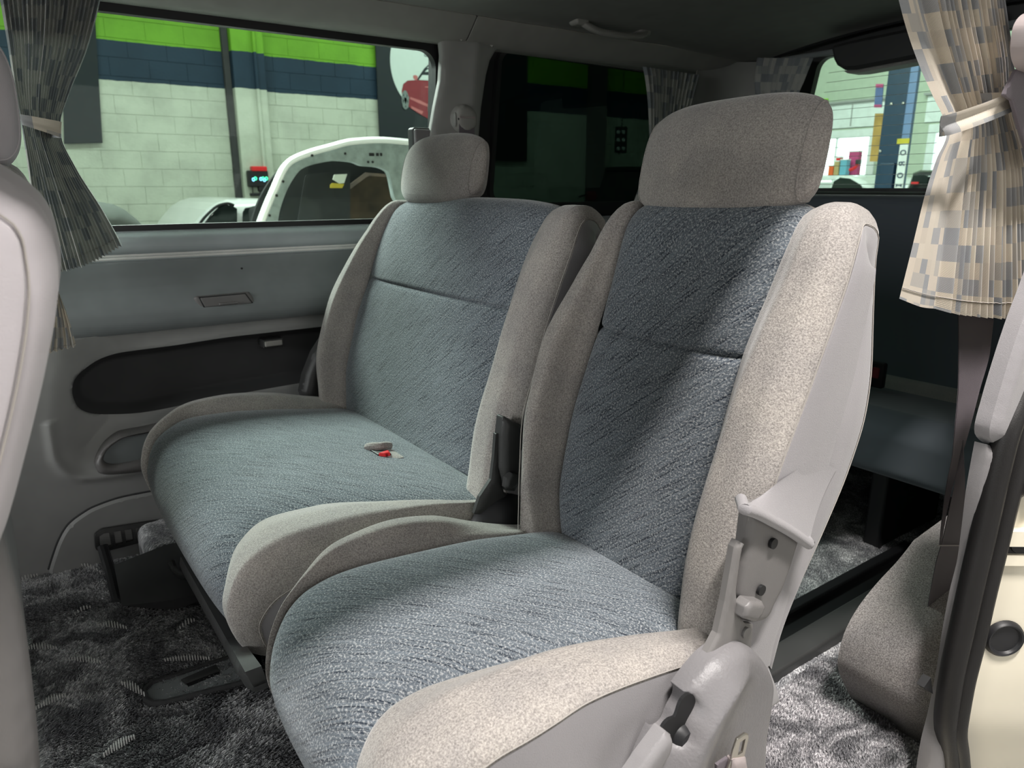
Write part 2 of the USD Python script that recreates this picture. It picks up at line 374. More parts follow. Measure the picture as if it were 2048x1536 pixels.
def block_paint(name):
    """Painted block wall: white below, a navy and a lime stripe, white above (flat paint by height); chalky stains."""
    mat(name, {"g": ("geometry", {}), "z": ("separate_xyz", {}), "n0": ("noise_texture", {"scale": 5.0, "detail": 5.0}), "j": ("math", {"math_type": "multiply_add", "value2": .03}),
               "mr": ("map_range", {"from_min": 0.0, "from_max": 4.0, "to_min": 0.0, "to_max": 1.0, "clamp": True}),
               "r": ("rgb_ramp", {"interpolate": False, "ramp": [(0, (.56, .60, .50)), (NAVY0 / 4, (.018, .040, .068)), (NAVY1 / 4, (.17, .40, .03)), (LIME1 / 4, (.58, .62, .55))]}),
               "n": ("noise_texture", {"scale": 2.2, "detail": 6.0, "roughness": .65}), "r2": ("rgb_ramp", {"ramp": [(.3, (.80, .80, .80)), (.6, (1.05, 1.05, 1.05))]}), "x": ("mix", {"mix_type": "multiply", "fac": 1.0}),
               "bn": ("noise_texture", {"scale": 40.0, "detail": 4.0}), "b": ("bump", {"strength": .5, "distance": .006}), "p": ("principled_bsdf", {"roughness": .6, "specular_ior_level": .3})},
        [("g.position", "z.vector"), ("g.position", "n0.vector"), ("n0.fac", "j.value1"), ("z.z", "j.value3"), ("j.value", "mr.value"), ("mr.result", "r.fac"), ("g.position", "n.vector"), ("n.fac", "r2.fac"),
         ("r.color", "x.color1"), ("r2.color", "x.color2"), ("x.color", "p.base_color"), ("g.position", "bn.vector"), ("bn.fac", "b.height"), ("b.normal", "p.normal")])
GY = 9.5                      # far workshop wall
GZ = -0.55                    # workshop floor (the van floor is z = 0)
NAVY0, NAVY1, LIME1 = 2.145, 2.545, 2.96
block_paint("block_paint")

# ------------------------------------------------------------------ the workshop around the van
floor_g = solo("floor", "grey concrete workshop floor under and around the van", "floor", box(-9, 10.6, -7, 9.8, GZ - .1, GZ), "concrete", kind="structure")
roof_g = solo("ceiling", "pale workshop ceiling high above the van", "ceiling", box(-9, 10.6, -7, 9.8, 4.6, 4.75), "roof_deck", kind="structure")
wl = thing("wall_back", "painted block workshop wall with lime and navy stripes seen through the side windows", "wall", (5, GY, GZ), kind="structure")
rng = np.random.default_rng(4)
BW, BH = .40, .195
loose = []
for r in range(26):
    z0 = GZ + r * BH
    for k in range(-3, 30):
        x0 = k * BW + (BW / 2 if r % 2 else 0) - .6
        if x0 > 10.4: continue
        dy = rng.uniform(0, .0022)
        g = .0022
        b = box(x0 + g, x0 + BW - g, GY - dy, GY + .08, z0 + g, z0 + BH - g)
        if .9 < x0 < 4.75 and .55 < z0 < 3.1: add("block", b, "block_paint", wl, smooth=False)
        else: loose.append(b)
add("block_courses", cat_(*loose), "block_paint", wl, smooth=False, kind="stuff", label="painted blocks of the wall beyond the near courses")
add("mortar", box(-1.9, 10.6, GY + .006, GY + .1, GZ, 4.55), "block_paint", wl)
solo("wall_right", "pale workshop wall with bright windows seen through the rear window", "wall",
     (lambda P: (np.c_[10.5 + P[0][:, 2], P[0][:, 0], P[0][:, 1]], P[1]))(puff(sg.box(-7, GZ, 9.8, 4.6).difference(sg.box(4.20, 1.02, 5.03, 1.76)).difference(sg.box(5.82, 1.02, 6.95, 1.76)), .15, 0, 1.2)), "column_paint", kind="structure")
solo("wall_front", "plain workshop wall ahead of the van", "wall", box(-9.1, -9, -7, 9.8, GZ, 4.6), "roof_deck", kind="structure")
solo("wall_left", "plain workshop wall behind the photographer", "wall", box(-9, 10.6, -7.1, -7, GZ, 4.6), "roof_deck", kind="structure")

pil = thing("wall_column", "pale painted column with a painted-in shadow line on its left against the striped wall", "column", (1.95, GY, GZ), kind="structure")
xa, xb = onY(472, 200, GY - .16)[0], onY(536, 200, GY - .16)[0]
add("shaft", box(xa, xb, GY - .16, GY - .005, GZ, 4.55, .012), "block_paint", pil)
add("steel_edge", box(xa - .075, xa - .005, GY - .07, GY - .005, GZ, 4.55, .004), "pocket_dark", pil)  # dark strip standing for the shadow line beside the column
add("conduit", tube([[xa + .26, GY - .18, GZ], [xa + .26, GY - .18, 4.5]], .022), "block_paint", pil)
xa2, xb2 = onY(1218, 200, GY - .2)[0], onY(1245, 200, GY - .2)[0]
pil2 = thing("wall_column", "dark column between lime stripes behind the tinted quarter window", "column", (xa2, GY, GZ), kind="structure")
add("shaft", box(onY(1190, 200, GY - .2)[0], onY(1215, 200, GY - .2)[0], GY - .2, GY - .005, GZ, 4.55, .012), "pocket_dark", pil2)

# gauge box on the column
gx0, gx1 = onY(496, 350, GY - .24)[0], onY(537, 350, GY - .24)[0]
gz0, gz1 = onY(515, 374, GY - .24)[2], onY(515, 341, GY - .24)[2]
gb = thing("wall_gauge", "black twin gauge box with glowing green figures on the pale column", "gauge", ((gx0 + gx1) / 2, GY - .2, gz0))
add("case", box(gx0, gx1, GY - .24, GY - .16, gz0, gz1, .015), "black_plastic", gb)
add("hood", box(gx0 + .05, gx1 - .01, GY - .25, GY - .16, gz1 - .01, gz1 + .05, .015), "red_plastic", gb)
add("lower_case", box(gx0 + .12, gx1, GY - .235, GY - .16, gz0 - .05, gz0 + .02, .012), "black_plastic", gb)
for (px, py, m) in ((507, 359, "digit_blue"), (511, 357, "digit_green"), (522, 358, "digit_blue"), (526, 357, "digit_green"), (529, 360, "digit_blue"), (533, 357, "digit_green")):
    c = onY(px, py, GY - .245); g = np.linspace(0, 2 * np.pi, 14, endpoint=False)
    add("figure", tube(np.c_[c[0] + .014 * np.cos(g), np.full(14, GY - .243), c[2] + .017 * np.sin(g)], .0045, 6, closed=True), m, gb)
for q in (505, 519, 528): add("cable", tube([onY(q, 374, GY - .2), onY(q + 1, 388, GY - .2)], .006, 6), "gasket", gb)
s0, s1 = onY(502, 392, GY - .22), onY(533, 386, GY - .22)
add("power_strip", box(s0[0], s1[0], GY - .22, GY - .16, s0[2], s1[2], .01), "black_plastic", gb)

# the dark banner with the red car drawn on it
BY = GY - .06
bx0, bx1 = onY(753, 130, BY)[0], onY(1055, 200, BY)[0]
bz0 = onY(1055, 322, BY)[2]
bn = thing("wall_banner", "black wall banner with a pale disc and a red car drawing", "banner", ((bx0 + bx1) / 2, BY, bz0))
add("cloth", box(bx0, bx1, BY, BY + .02, bz0, 4.3, .004), "banner_black", bn)
c4 = tY([(790, 72), (780, 118), (786, 150), (801, 190)], BY)
M = np.c_[2 * c4, np.ones(4)]; sol = np.linalg.lstsq(M, (c4 ** 2).sum(1), rcond=None)[0]
cr = math.sqrt(max(sol[2] + sol[0] ** 2 + sol[1] ** 2, .1)); cr = min(cr, 1.1); 
dsc = sg.Point(c4[1][0] + cr, sol[1]).buffer(cr, quad_segs=24)
def flat(pts, k, m, name, sm=False): add(name, pY(rpoly(tY(pts, BY) if not hasattr(pts, "bounds") else pts, 0, sm) if not hasattr(pts, "bounds") else pts, BY - .002 * k, .004, 0, .12), m, bn)
flat(dsc, 0, "banner_white", "disc")
flat([(803, 182), (806, 168), (815, 161), (832, 160), (868, 161), (905, 172), (935, 182), (962, 196), (975, 214), (972, 232), (900, 246), (855, 237), (835, 226), (818, 214), (806, 210)], 1, "banner_red", "car_body")
flat([(833, 160), (838, 152), (848, 137), (858, 128), (870, 125), (892, 128), (915, 146), (930, 172), (905, 166), (868, 162)], 2, "banner_black", "car_cabin")
flat([(837, 160), (844, 150), (862, 151), (859, 161)], 3, "banner_white", "car_window")
flat([(849, 144), (854, 139), (864, 139), (863, 143)], 3, "banner_white", "car_window")
flat([(853, 136), (860, 130), (868, 129), (865, 136)], 3, "banner_white", "car_window")
flat([(866, 161), (868, 132), (890, 134), (912, 150), (918, 168)], 3, "banner_white", "car_window")
flat([(826, 156), (826, 151), (831, 150), (835, 153), (834, 161), (830, 160)], 2, "banner_pink", "car_mirror")
flat([(820, 194), (840, 201), (856, 209), (855, 214), (836, 206), (819, 198)], 2, "banner_pink", "sill_line")
flat([(850, 173), (868, 173), (868, 176), (849, 175)], 2, "banner_pink", "door_handle")
flat([(822, 212), (846, 223), (843, 229), (822, 217)], 2, "banner_pink", "skirt")
for (qx, qy, w, h) in ((810, 200, 7, 19), (864, 218, 9, 22), (962, 218, 9, 15)):
    c = onY(qx, qy, BY); e = onY(qx + w, qy, BY)[0] - c[0]; f = c[2] - onY(qx, qy + h, BY)[2]; g = np.linspace(0, 2 * np.pi, 28, endpoint=False)
    el = sg.Polygon(np.c_[c[0] + e * np.cos(g), c[2] + f * np.sin(g)]); inn = sg.Polygon(np.c_[c[0] + e * .72 * np.cos(g), c[2] + f * .78 * np.sin(g)])
    flat(el, 3, "banner_grey", "tyre"); flat(inn, 4, "banner_black", "wheel")
    for a in np.arange(5) * 2 * np.pi / 5 + .3:
        flat(sg.LineString([(c[0], c[2]), (c[0] + e * .8 * math.cos(a), c[2] + f * .85 * math.sin(a))]).buffer(.018), 5, "banner_grey", "spoke")
pa, pb = onY(850, 111, BY), onY(884, 81, BY)
fr = sg.box(pa[0], pa[2], pb[0], pb[2]).buffer(.015)
flat(fr.difference(fr.buffer(-.014)), 2, "banner_grey", "plate_outline")
for s, px, py, h in (("EX", 853, 93, .075), ("WO", 853, 108, .085)):
    t = meshkit.text_mesh(s, h, .004); o = onY(px, py, BY - .006); v, f = arr(t)
    add("lettering", (np.c_[o[0] + v[:, 0], o[1] - v[:, 2], o[2] + v[:, 1]], f), "banner_grey", bn)

# plain dark sheet hanging at the left end of the wall
sh = tY([(120, -60), (184, -60), (205, 286), (128, 288)], GY - .05)
solo("hanging_sheet", "plain dark sheet hanging on the wall beside the near end curtain", "sheet", pY(rpoly(sh), GY - .05, .015, .005, .2), "banner_black")

# black traffic-light shaped hanger, hoist and clutter behind the tinted window
hg = thing("signal_hanger", "black three-lamp signal hanging on a cord behind the tinted window", "signal", (*onY(1240, 300, GY - .5)[:2], onY(1240, 306, GY - .5)[2]))
P0, P1 = onY(1232, 306, GY - .5), onY(1252, 254, GY - .5)
add("case", box(P0[0], P1[0], GY - .55, GY - .45, P0[2], P1[2], .02), "black_plastic", hg)
for q in (264, 280, 297):
    for qx in (1237, 1247):
        c = onY(qx, q, GY - .56); add("lamp", disc_y(c[0], GY - .555, c[2], .028, .02, 14), "window_white", hg)
add("cord", tube([[onY(1244, 254, GY - .5)[0], GY - .5, 4.61], onY(1244, 254, GY - .5)], .008, 6), "gasket", hg)
add("tail", tube([onY(1238, 306, GY - .5), onY(1237, 372, GY - .5)], .012, 6), "column_paint", hg)
bx = thing("tool_cart", "black tool cart standing behind the tinted quarter window", "tool cart", (*onY(1270, 420, 8.0)[:2], GZ))
P0, P1 = onY(1242, 450, 8.0), onY(1330, 335, 8.0)
add("cabinet", box(P0[0], P1[0], 7.9, 8.4, GZ, P1[2] - .06, .02), "car_black", bx)
add("top_tray", box(P0[0] - .02, P1[0] + .02, 7.86, 8.44, P1[2] - .06, P1[2], .02), "black_plastic", bx)
add("handle", tube([onY(1246, 352, 7.85), onY(1262, 350, 7.82), onY(1275, 352, 7.85)], .012, 8), "dark_plastic", bx)
rd = thing("wall_reel", "small dark red hose reel at the foot of the dark column", "hose reel", tuple(onY(1182, 400, GY - .3)))
c = onY(1182, 392, GY - .3)
add("drum", disc_y(c[0], GY - .3, c[2], .075, .12), "banner_red", rd)
add("nozzle", tube([onY(1178, 388, GY - .36), onY(1158, 394, GY - .36)], .014, 8), "black_plastic", rd)

# -------- cars outside
def car_top(name, label, outline_px, y, depth, matn, glass_px=(), trims=(), crown=.04):
    """Upper body of a parked car: a traced outline given its real width, rounded over its edges, with its side windows set in."""
    P = tY(outline_px, y); pol = rpoly(P, .01)
    t = thing(name, label, "car", (float(P[:, 0].mean()), y, GZ))
    V, F = puff(pol, depth, .12, .06)
    add("body", np_side(V, F, y, depth), matn, t)
    for g in glass_px:
        add("side_window", pY(rpoly(tY(g, y - .004), .012), y - .002, .012, .006, .04), "car_glass", t)
    for g in trims:
        add("window_trim", tube(smoothline([onY(a, b, y - .016) for a, b in g], 40), .012, 8), "gasket", t)
    low = box(P[:, 0].min() - .08, P[:, 0].max() + .08, y - .03, y + depth, GZ + .25, P[:, 1].min() + .01, .08)
    add("lower_body", low, matn, t)
    for sx in (.12, .88):
        x = P[:, 0].min() + sx * np.ptp(P[:, 0])
        w = add("wheel", disc_y(x, y + .06, GZ + .31, .31, .2), "rubber", t)
        add("rim", disc_y(x, y - .05, GZ + .31, .2, .02), "chrome", w)
    return t
def np_side(V, F, y, depth):
    return np.c_[V[:, 0], y + depth - V[:, 2], V[:, 1]], F
car_top("parked_car", "white parked car with dark side windows seen low behind the far sill", [(380, 470), (395, 447), (418, 420), (440, 406), (462, 399), (500, 397), (545, 398), (600, 402), (640, 420), (660, 470)], 7.0, 1.6, "car_white",
        [[(402, 455), (420, 430), (437, 414), (450, 409), (463, 411), (474, 417), (474, 455)], [(485, 455), (485, 425), (490, 416), (505, 413), (560, 413), (590, 425), (600, 455)]],
        [[(398, 450), (418, 426), (440, 410), (455, 407), (468, 411)]])
car_top("covered_car", "dark rounded dome standing in for a reflection low in the side window", [(150, 470), (170, 425), (190, 410), (208, 405), (232, 409), (255, 420), (278, 438), (310, 470)], 5.2, 1.1, "reflection_dark")  # dome shaped after a dark reflection in the window glass
car_top("parked_car", "black car roof seen low through the tinted quarter window", [(1035, 430), (1055, 417), (1085, 410), (1130, 407), (1190, 409), (1230, 413), (1270, 420), (1300, 440)], 6.4, 1.6, "car_black", [[(1070, 428), (1090, 416), (1180, 414), (1230, 420), (1240, 428)]])

# stripped white body shell: rim, primer frame, dark inside
SY = 4.2
sc = thing("car_shell", "stripped white car body with bare window frame standing outside the side window", "car body", (float(onY(680, 450, SY)[0]), SY, GZ))
rim_px = [(512, 470), (528, 425), (545, 385), (575, 328), (610, 311), (655, 298), (700, 287), (760, 284), (810, 288), (860, 300), (900, 330), (930, 400), (940, 470)]
in_px = [(548, 470), (552, 430), (562, 395), (578, 362), (598, 338), (630, 327), (668, 322), (700, 325), (718, 332), (745, 334), (770, 345), (778, 375), (782, 395), (800, 415), (830, 470)]
outer = sg.Polygon(np.vstack([smoothline(tY(rim_px, SY), 80)])); inner_ = sg.Polygon(smoothline(tY(in_px, SY), 70))
add("frame", pY(outer.difference(inner_), SY, .05, .015, .05), "primer", sc)
rp = smoothline(np.array([onY(a, b, SY) for a, b in rim_px]), 80)
add("roof_rim", tube(rp + [0, -.03, .006], .022, 10), "car_white", sc)
roofP = np.stack([rp + [0, d, h] for d, h in ((-.035, .0), (-.03, .014), (.0, .02), (.06, .012))], 1)
add("roof_skin", sheet(roofP, .008), "car_white", sc)
rb = smoothline(np.array([onY(a, b, SY + .55) for a, b in [(500, 480), (560, 340), (620, 305), (760, 290), (900, 320), (960, 480)]]), 40)
add("inside_trim", pY(sg.Polygon(rb[:, [0, 2]]), SY + .6, .03, .0, .1), "inside_dark", sc)
add("inside_panel", pY(rpoly(tY([(668, 470), (660, 410), (690, 375), (730, 345), (790, 350), (800, 470)], SY + .5), 0, False), SY + .5, .04, .02, .05), "inside_brown", sc)
for k, (pts, m) in enumerate((([(665, 359), (668, 349), (694, 348), (688, 366), (678, 367)], "sticker_white"), ([(660, 370), (664, 366), (688, 368), (684, 376), (660, 376)], "sticker_yellow"))):
    add("sticker", pY(rpoly(tY(pts, SY + .3)), SY + .3, .004, 0, .05), m, sc)
add("screen_pane", pY(rpoly(tY([(590, 470), (610, 350), (700, 340), (700, 470)], SY + .34), .02), SY + .34, .004, 0, .1), "inside_dark", sc)
add("rear_structure", box(rp[0][0] + .45, rp[-1][0], SY + .75, SY + 1.7, rp[0][2] - .1, rp[0][2] + .12, .05), "inside_dark", sc)
for px, py in ((539, 431), (553, 391), (566, 363), (624, 311), (690, 307), (736, 324), (745, 324)):
    c = onY(px, py, SY - .05); add("clip_hole", disc_y(c[0], SY - .052, c[2], .007, .006, 12), "gasket", sc)
for a, b in ((738, 748), (752, 757), (760, 764)): 
    P0, P1 = onY(a, 312, SY - .05), onY(b, 306, SY - .05); add("slot", box(P0[0], P1[0], SY - .056, SY - .04, P0[2], P1[2], .003), "gasket", sc)
add("lower_body", box(rp[0][0] - .02, rp[-1][0] + .3, SY - .02, SY + 1.8, GZ + .3, rp[0][2] - .02, .08), "car_white", sc)
for x in (rp[0][0] + .3, rp[-1][0] - .1):
    add("wheel", disc_y(x, SY + .05, GZ + .31, .31, .2), "rubber", sc)

# -------- things seen through the rear window
RX = 7.0
pst = thing("lift_post", "tall navy two-post lift column seen through the rear window", "lift post", (RX, 3.75, GZ))
y0, y1 = onX(1790, 250, RX)[1], onX(1760, 250, RX)[1]
yA, yB = 3.60, 3.83
add("column", box(RX, RX + .09, yA - .01, yB, GZ, 3.6, .008), "lift_blue", pst)
add("flange", box(RX - .06, RX - .01, yA - .075, yA - .002, GZ, 3.6, .008), "lift_light", pst)
add("carriage", box(RX - .04, RX, yA + .04, yB - .05, GZ + 1.3, 1.22, .01), "lift_blue", pst)
add("yellow_sticker", box(RX - .066, RX - .055, yA - .08, yA + .03, 1.385, 1.43), "yellow_label", pst)
add("name_strip", box(RX - .066, RX - .055, yA - .078, yA - .002, .6, 1.38), "window_white", pst)
for k, ch in enumerate("OROI"):
    v, f = arr(meshkit.text_mesh(ch, .05, .004, True)); zc = 1.335 - k * .10
    add("letter", (np.c_[RX - .067 - v[:, 2], yA - .066 + v[:, 1] * 1.0, zc - v[:, 0]], f), "lift_blue", pst)
for z, y in ((1.74, yA + .05), (1.745, yA + .16), (1.33, yB - .02)):
    add("bolt", lathe([(0, -.012), (.012, -.012), (.014, 0)], (RX, y, z), (-1, 0, 0), 10) if False else box(RX - .012, RX + .002, y - .011, y + .011, z - .011, z + .011, .004), "chrome", pst)
add("plank", hull([onX(a, b, x) for a, b in ((1750, 227), (1770, 227), (1760, 323), (1739, 323)) for x in (7.085, 7.12)]), "wood", pst, label="upright plywood board at its left side")
for a0, a1, lab in ((1748, 1765, "left"), (1815, 1828, "right")):
    nm = thing("wall_flag", "blue flag with pink ends hanging %s of the navy lift column" % lab, "flag", tuple(onX((a0 + a1) / 2, 215, 8.0)))
    T, B_ = (168, 215) if lab == "left" else (176, 222)
    pol = [onX(a0 + 4, T, 8.0), onX(a1 + 2, T, 8.0), onX(a1 - 2, B_, 8.0), onX(a0, B_, 8.0)]
    add("cloth", hull([p + [dx, 0, 0] for p in pol for dx in (0, .01)]), "banner_blue", nm)
    for e in ((0, .14), (.88, 1.0)):
        q = [pol[0] + (pol[3] - pol[0]) * t for t in e] + [pol[1] + (pol[2] - pol[1]) * t for t in e]
        add("pink_band", hull([p + [dx, 0, 0] for p in q for dx in (-.004, .0)]), "magenta", nm)
WX = 10.5
for k, (ya, yb, lab) in enumerate(((4.20, 5.03, "right"), (5.82, 6.95, "left"))):
    w = thing("window_%d" % (k + 3), "bright white-framed workshop window %s of the lift column" % lab, "window", (WX, (ya + yb) / 2, 1.02), kind="structure")
    fo, fi = sg.box(ya - .05, .97, yb + .05, 1.81), sg.box(ya + .06, 1.08, yb - .06, 1.70)
    add("frame", pX(fo.difference(fi), WX + .02, .06, .008, .1), "window_white", w)
    ym = (ya + yb) / 2
    add("mullion", box(WX - .02, WX + .02, ym - .015, ym + .015, 1.06, 1.72), "window_white", w)
    add("pane", box(WX + .03, WX + .035, ya + .03, ym - .01, 1.05, 1.73), "daylight", w)
    add("pane", box(WX + .03, WX + .035, ym + .01, yb - .03, 1.05, 1.73), "daylight", w)
    ho = sg.box(ya - .12, 1.84, yb + .12, 2.18)
    add("head_panel", pX(ho, WX, .03, .006, .2), "window_white", w)
    for t in (.33, .66):
        y = ya + (yb - ya) * t; add("panel_joint", box(WX - .034, WX - .028, y - .008, y + .008, 1.86, 2.16), "panel_grey", w)
    add("drip_edge", box(WX - .08, WX, ya - .15, yb + .15, 2.18, 2.21), "panel_grey", w)
solo("stripe_panel", "bright lime painted panel on the rear workshop wall beside the headrest", "panel", box(WX - .04, WX - .005, onX(1656, 215, WX)[1], onX(1600, 215, WX)[1], onX(1650, 236, WX)[2], onX(1650, 198, WX)[2], .01), "lime")
SX = 9.8
shf = solo("wall_shelf", "pale shelf below the left rear workshop window", "shelf", box(SX - .1, SX + .25, 5.3, 6.6, 1.10, 1.16, .01), "window_white")
k = 0
for (a, b, c, d, m, nm, lab) in ((1661, 1670, 331, 338, "orange_paint", "paint_can", "orange can at the left end of the pale wall shelf"), (1673, 1681, 322, 337, "tan_card", "carton", "tan carton on the pale wall shelf"),
                                 (1685, 1696, 319, 336, "sky_blue_paint", "carton", "sky blue carton on the pale wall shelf"), (1664, 1671, 314, 322, "red_plastic", "bottle", "small red bottle standing behind the orange can on the shelf"),
                                 (1690, 1708, 302, 318, "magenta", "carton", "pink box raised at the back of the pale wall shelf")):
    P0, P1 = onX(b, d, SX), onX(a, c, SX)
    z0 = 1.16 if nm != "carton" or m != "magenta" else P0[2]
    P0z = z0 if m not in ("magenta", "red_plastic") else z0
    t = thing(nm, lab, nm.replace("_", " "), (SX, (P0[1] + P1[1]) / 2, P0z))
    dx = -.05 if m not in ("magenta", "red_plastic") else .1
    add("body", box(SX + dx, SX + dx + .1, P0[1], P1[1], z0 if m != "magenta" else 1.16, P1[2], .01), m, t)
    add("lid", box(SX + dx - .003, SX + dx + .103, P0[1] - .003, P1[1] + .003, P1[2] - .012, P1[2] + .004, .004), "window_white", t)
lp = thing("hose_loop", "red curved hose hanging below the right end of the pale wall shelf", "hose", tuple(onX(1712, 335, SX - .12)))
add("hose", tube(smoothline([onX(1716, 321, SX - .12), onX(1715, 328, SX - .12), onX(1709, 336, SX - .12), onX(1699, 340, SX - .12)], 20), .022, 8), "red_plastic", lp)
add("bracket", box(SX - .16, SX - .08, onX(1718, 321, SX - .12)[1] - .02, onX(1718, 321, SX - .12)[1] + .03, 1.30, 1.36, .01), "dark_plastic", lp)
# two cars low in the rear window
def rear_car(label, px, x, depth, m, wins):
    P = tX(px, x); t = thing("parked_car", label, "car", (x, float(P[:, 0].mean()), GZ))
    V, F = puff(rpoly(P, .01), depth, .12, .06)
    add("body", (np.c_[x + depth - V[:, 2], V[:, 0], V[:, 1]], F[:, ::-1]), m, t)
    for w in wins: add("window", pX(rpoly(tX(w, x - .004), .01), x - .001, .008, .004, .05), "car_glass", t)
    add("lower_body", box(x - .02, x + depth, P[:, 0].min() - .1, P[:, 0].max() + .1, GZ + .25, P[:, 1].min() + .01, .08), m, t)
    for s in (P[:, 0].min() + .15, P[:, 0].max() - .15):
        c = trimesh.creation.cylinder(.31, .2, sections=24); c.apply_transform(trimesh.transformations.rotation_matrix(math.pi / 2, [1, 0, 0])); c.apply_translation([x + .4, s, GZ + .31]); add("wheel", c, "rubber", t)
    return t
rear_car("silver car with a dark curved window low behind the rear bench headrest side", [(1640, 392), (1656, 362), (1672, 352), (1690, 350), (1712, 356), (1735, 372), (1745, 392)], 8.6, 1.4, "car_white", [[(1660, 385), (1668, 362), (1680, 355), (1700, 357), (1722, 370), (1730, 385)]])
j = rear_car("dark boxy car with a red rear lamp right of the navy lift column", [(1795, 395), (1808, 365), (1815, 346), (1830, 340), (1880, 340), (1900, 395)], 8.2, 1.4, "car_black", [[(1822, 370), (1826, 350), (1856, 350), (1856, 370)]])
P0, P1 = onX(1837, 369, 8.18), onX(1823, 364, 8.18)
add("tail_lamp", box(8.17, 8.19, P0[1], P1[1], P0[2], P1[2], .004), "red_plastic", j)

for c, dr, sx, sy, rad, col, lab in LAMPS:
    c, dz = np.array(c), -np.array(dr, float) / np.linalg.norm(dr)
    ax = np.cross([0, 1.0, 0] if abs(dz[2]) > .9 else [0, 0, 1.0], dz); ax /= np.linalg.norm(ax)
    M4 = np.eye(4); M4[:3, 0], M4[:3, 1], M4[:3, 2], M4[:3, 3] = ax, np.cross(dz, ax), dz, c
    t = thing("workshop_lamp", lab, "lamp", c)  # each lamp is out of view, given a housing and rods
    hb = box(-sx / 2 - .03, sx / 2 + .03, -sy / 2 - .03, sy / 2 + .03, .015, .08, .01); hb.apply_transform(M4)
    add("housing", hb, "lamp_body", t)
    for q in (-.4, .4): add("rod", tube([c + ax * sx * q + dz * .08, [*(c + ax * sx * q + dz * .08)[:2], 4.596]], .012, 6), "lamp_body", t)
    L = UsdLux.RectLight.Define(stage, t + "/tube_light")
    L.AddTransformOp().Set(Gf.Matrix4d(*[*ax, 0], *[*np.cross(dz, ax), 0], *[*dz, 0], 0, 0, 0, 1))
    L.CreateWidthAttr(sx); L.CreateHeightAttr(sy); L.CreateIntensityAttr(rad); L.CreateColorAttr(Gf.Vec3f(*col))

# ================================================================== the van
WY = 2.18
X0, X1 = -1.6, 2.78
# ---------------- carpeted floor
def carpet_z(x, y):
    p = np.stack([x, y, np.zeros_like(x)], -1)
    big = meshkit.fbm(p * [9, 9, 1], 3, 3); fine = meshkit.noise(p * [130, 130, 1], 5)
    lines = np.abs(np.sin((x * 7 + y * 16 + 2.2 * meshkit.noise(p * [5, 5, 1], 9)) * 1.6))
    return .012 * (big - .5) + .0035 * fine - .008 * np.exp(-(lines / .10) ** 2)
def carpet_patch(x0, x1, y0, y1, step, off=0.0):
    xs, ys = np.arange(x0, x1 + step / 2, step), np.arange(y0, y1 + step / 2, step)
    A, B = np.meshgrid(xs, ys, indexing="ij")
    return gridmesh(np.stack([A, B, carpet_z(A, B) + off], -1))
fl = thing("floor", "dark grey plush carpet on the floor of the van", "carpet", (.6, 1.3, 0), kind="structure")
add("floor_pan", box(X0, X1, .36, 2.26, -.12, -.02), "rubber", fl)
add("carpet", carpet_patch(-.35, 1.0, .95, 2.19, .0045), "carpet_plush", fl, smooth=True)
add("carpet_rear", carpet_patch(1.0, 2.75, .42, 2.19, .010), "carpet_plush", fl, smooth=True)
add("carpet_front", carpet_patch(X0, -.35, .42, 2.19, .03), "carpet_plush", fl, smooth=True)
add("carpet_door_side", carpet_patch(-.35, 1.0, .42, .95, .010), "carpet_plush", fl, smooth=True)
rng = np.random.default_rng(11)
def pile(x0, x1, y0, y1, n, name, matn, parent, h=.013, zf=carpet_z, keep=None):
    """Carpet pile as short curves, brushed in patches."""
    x, y = rng.uniform(x0, x1, n), rng.uniform(y0, y1, n)
    if keep is not None: k = keep(x, y); x, y = x[k], y[k]
    n = len(x); p = np.stack([x, y, np.zeros(n)], -1)
    z = zf(x, y)
    th = 2 * np.pi * meshkit.noise(p * [4.0, 4.0, 1], 21) * 1.3 + rng.normal(0, .5, n)
    ln = .35 + .9 * meshkit.noise(p * [7, 7, 1], 31)
    tip = np.stack([np.cos(th) * ln * h, np.sin(th) * ln * h, h * (.55 + .5 * rng.random(n))], -1)
    a = np.stack([x, y, z - .002], -1); b = a + tip * [.35, .35, .65]; c = a + tip
    P = np.stack([a, b, c], 1).reshape(-1, 3) - base_of(parent)
    cu = UsdGeom.BasisCurves.Define(stage, parent + "/" + numbered(parent, name))
    cu.CreateTypeAttr("linear"); cu.CreatePointsAttr(Vt.Vec3fArray.FromNumpy(P.astype(np.float32)))
    cu.CreateCurveVertexCountsAttr(Vt.IntArray.FromNumpy(np.full(n, 3, np.int32)))
    w = np.tile(np.array([.0024, .0021, .0010]), n).astype(np.float32)
    cu.CreateWidthsAttr(Vt.FloatArray.FromNumpy(w)); cu.SetWidthsInterpolation("vertex")
    UsdShade.MaterialBindingAPI.Apply(cu.GetPrim()).Bind(MAT[matn]); tag(cu.GetPrim(), kind="stuff")
pile(-.05, .75, 1.0, 2.17, 150000, "carpet_pile", "carpet_plush", fl)

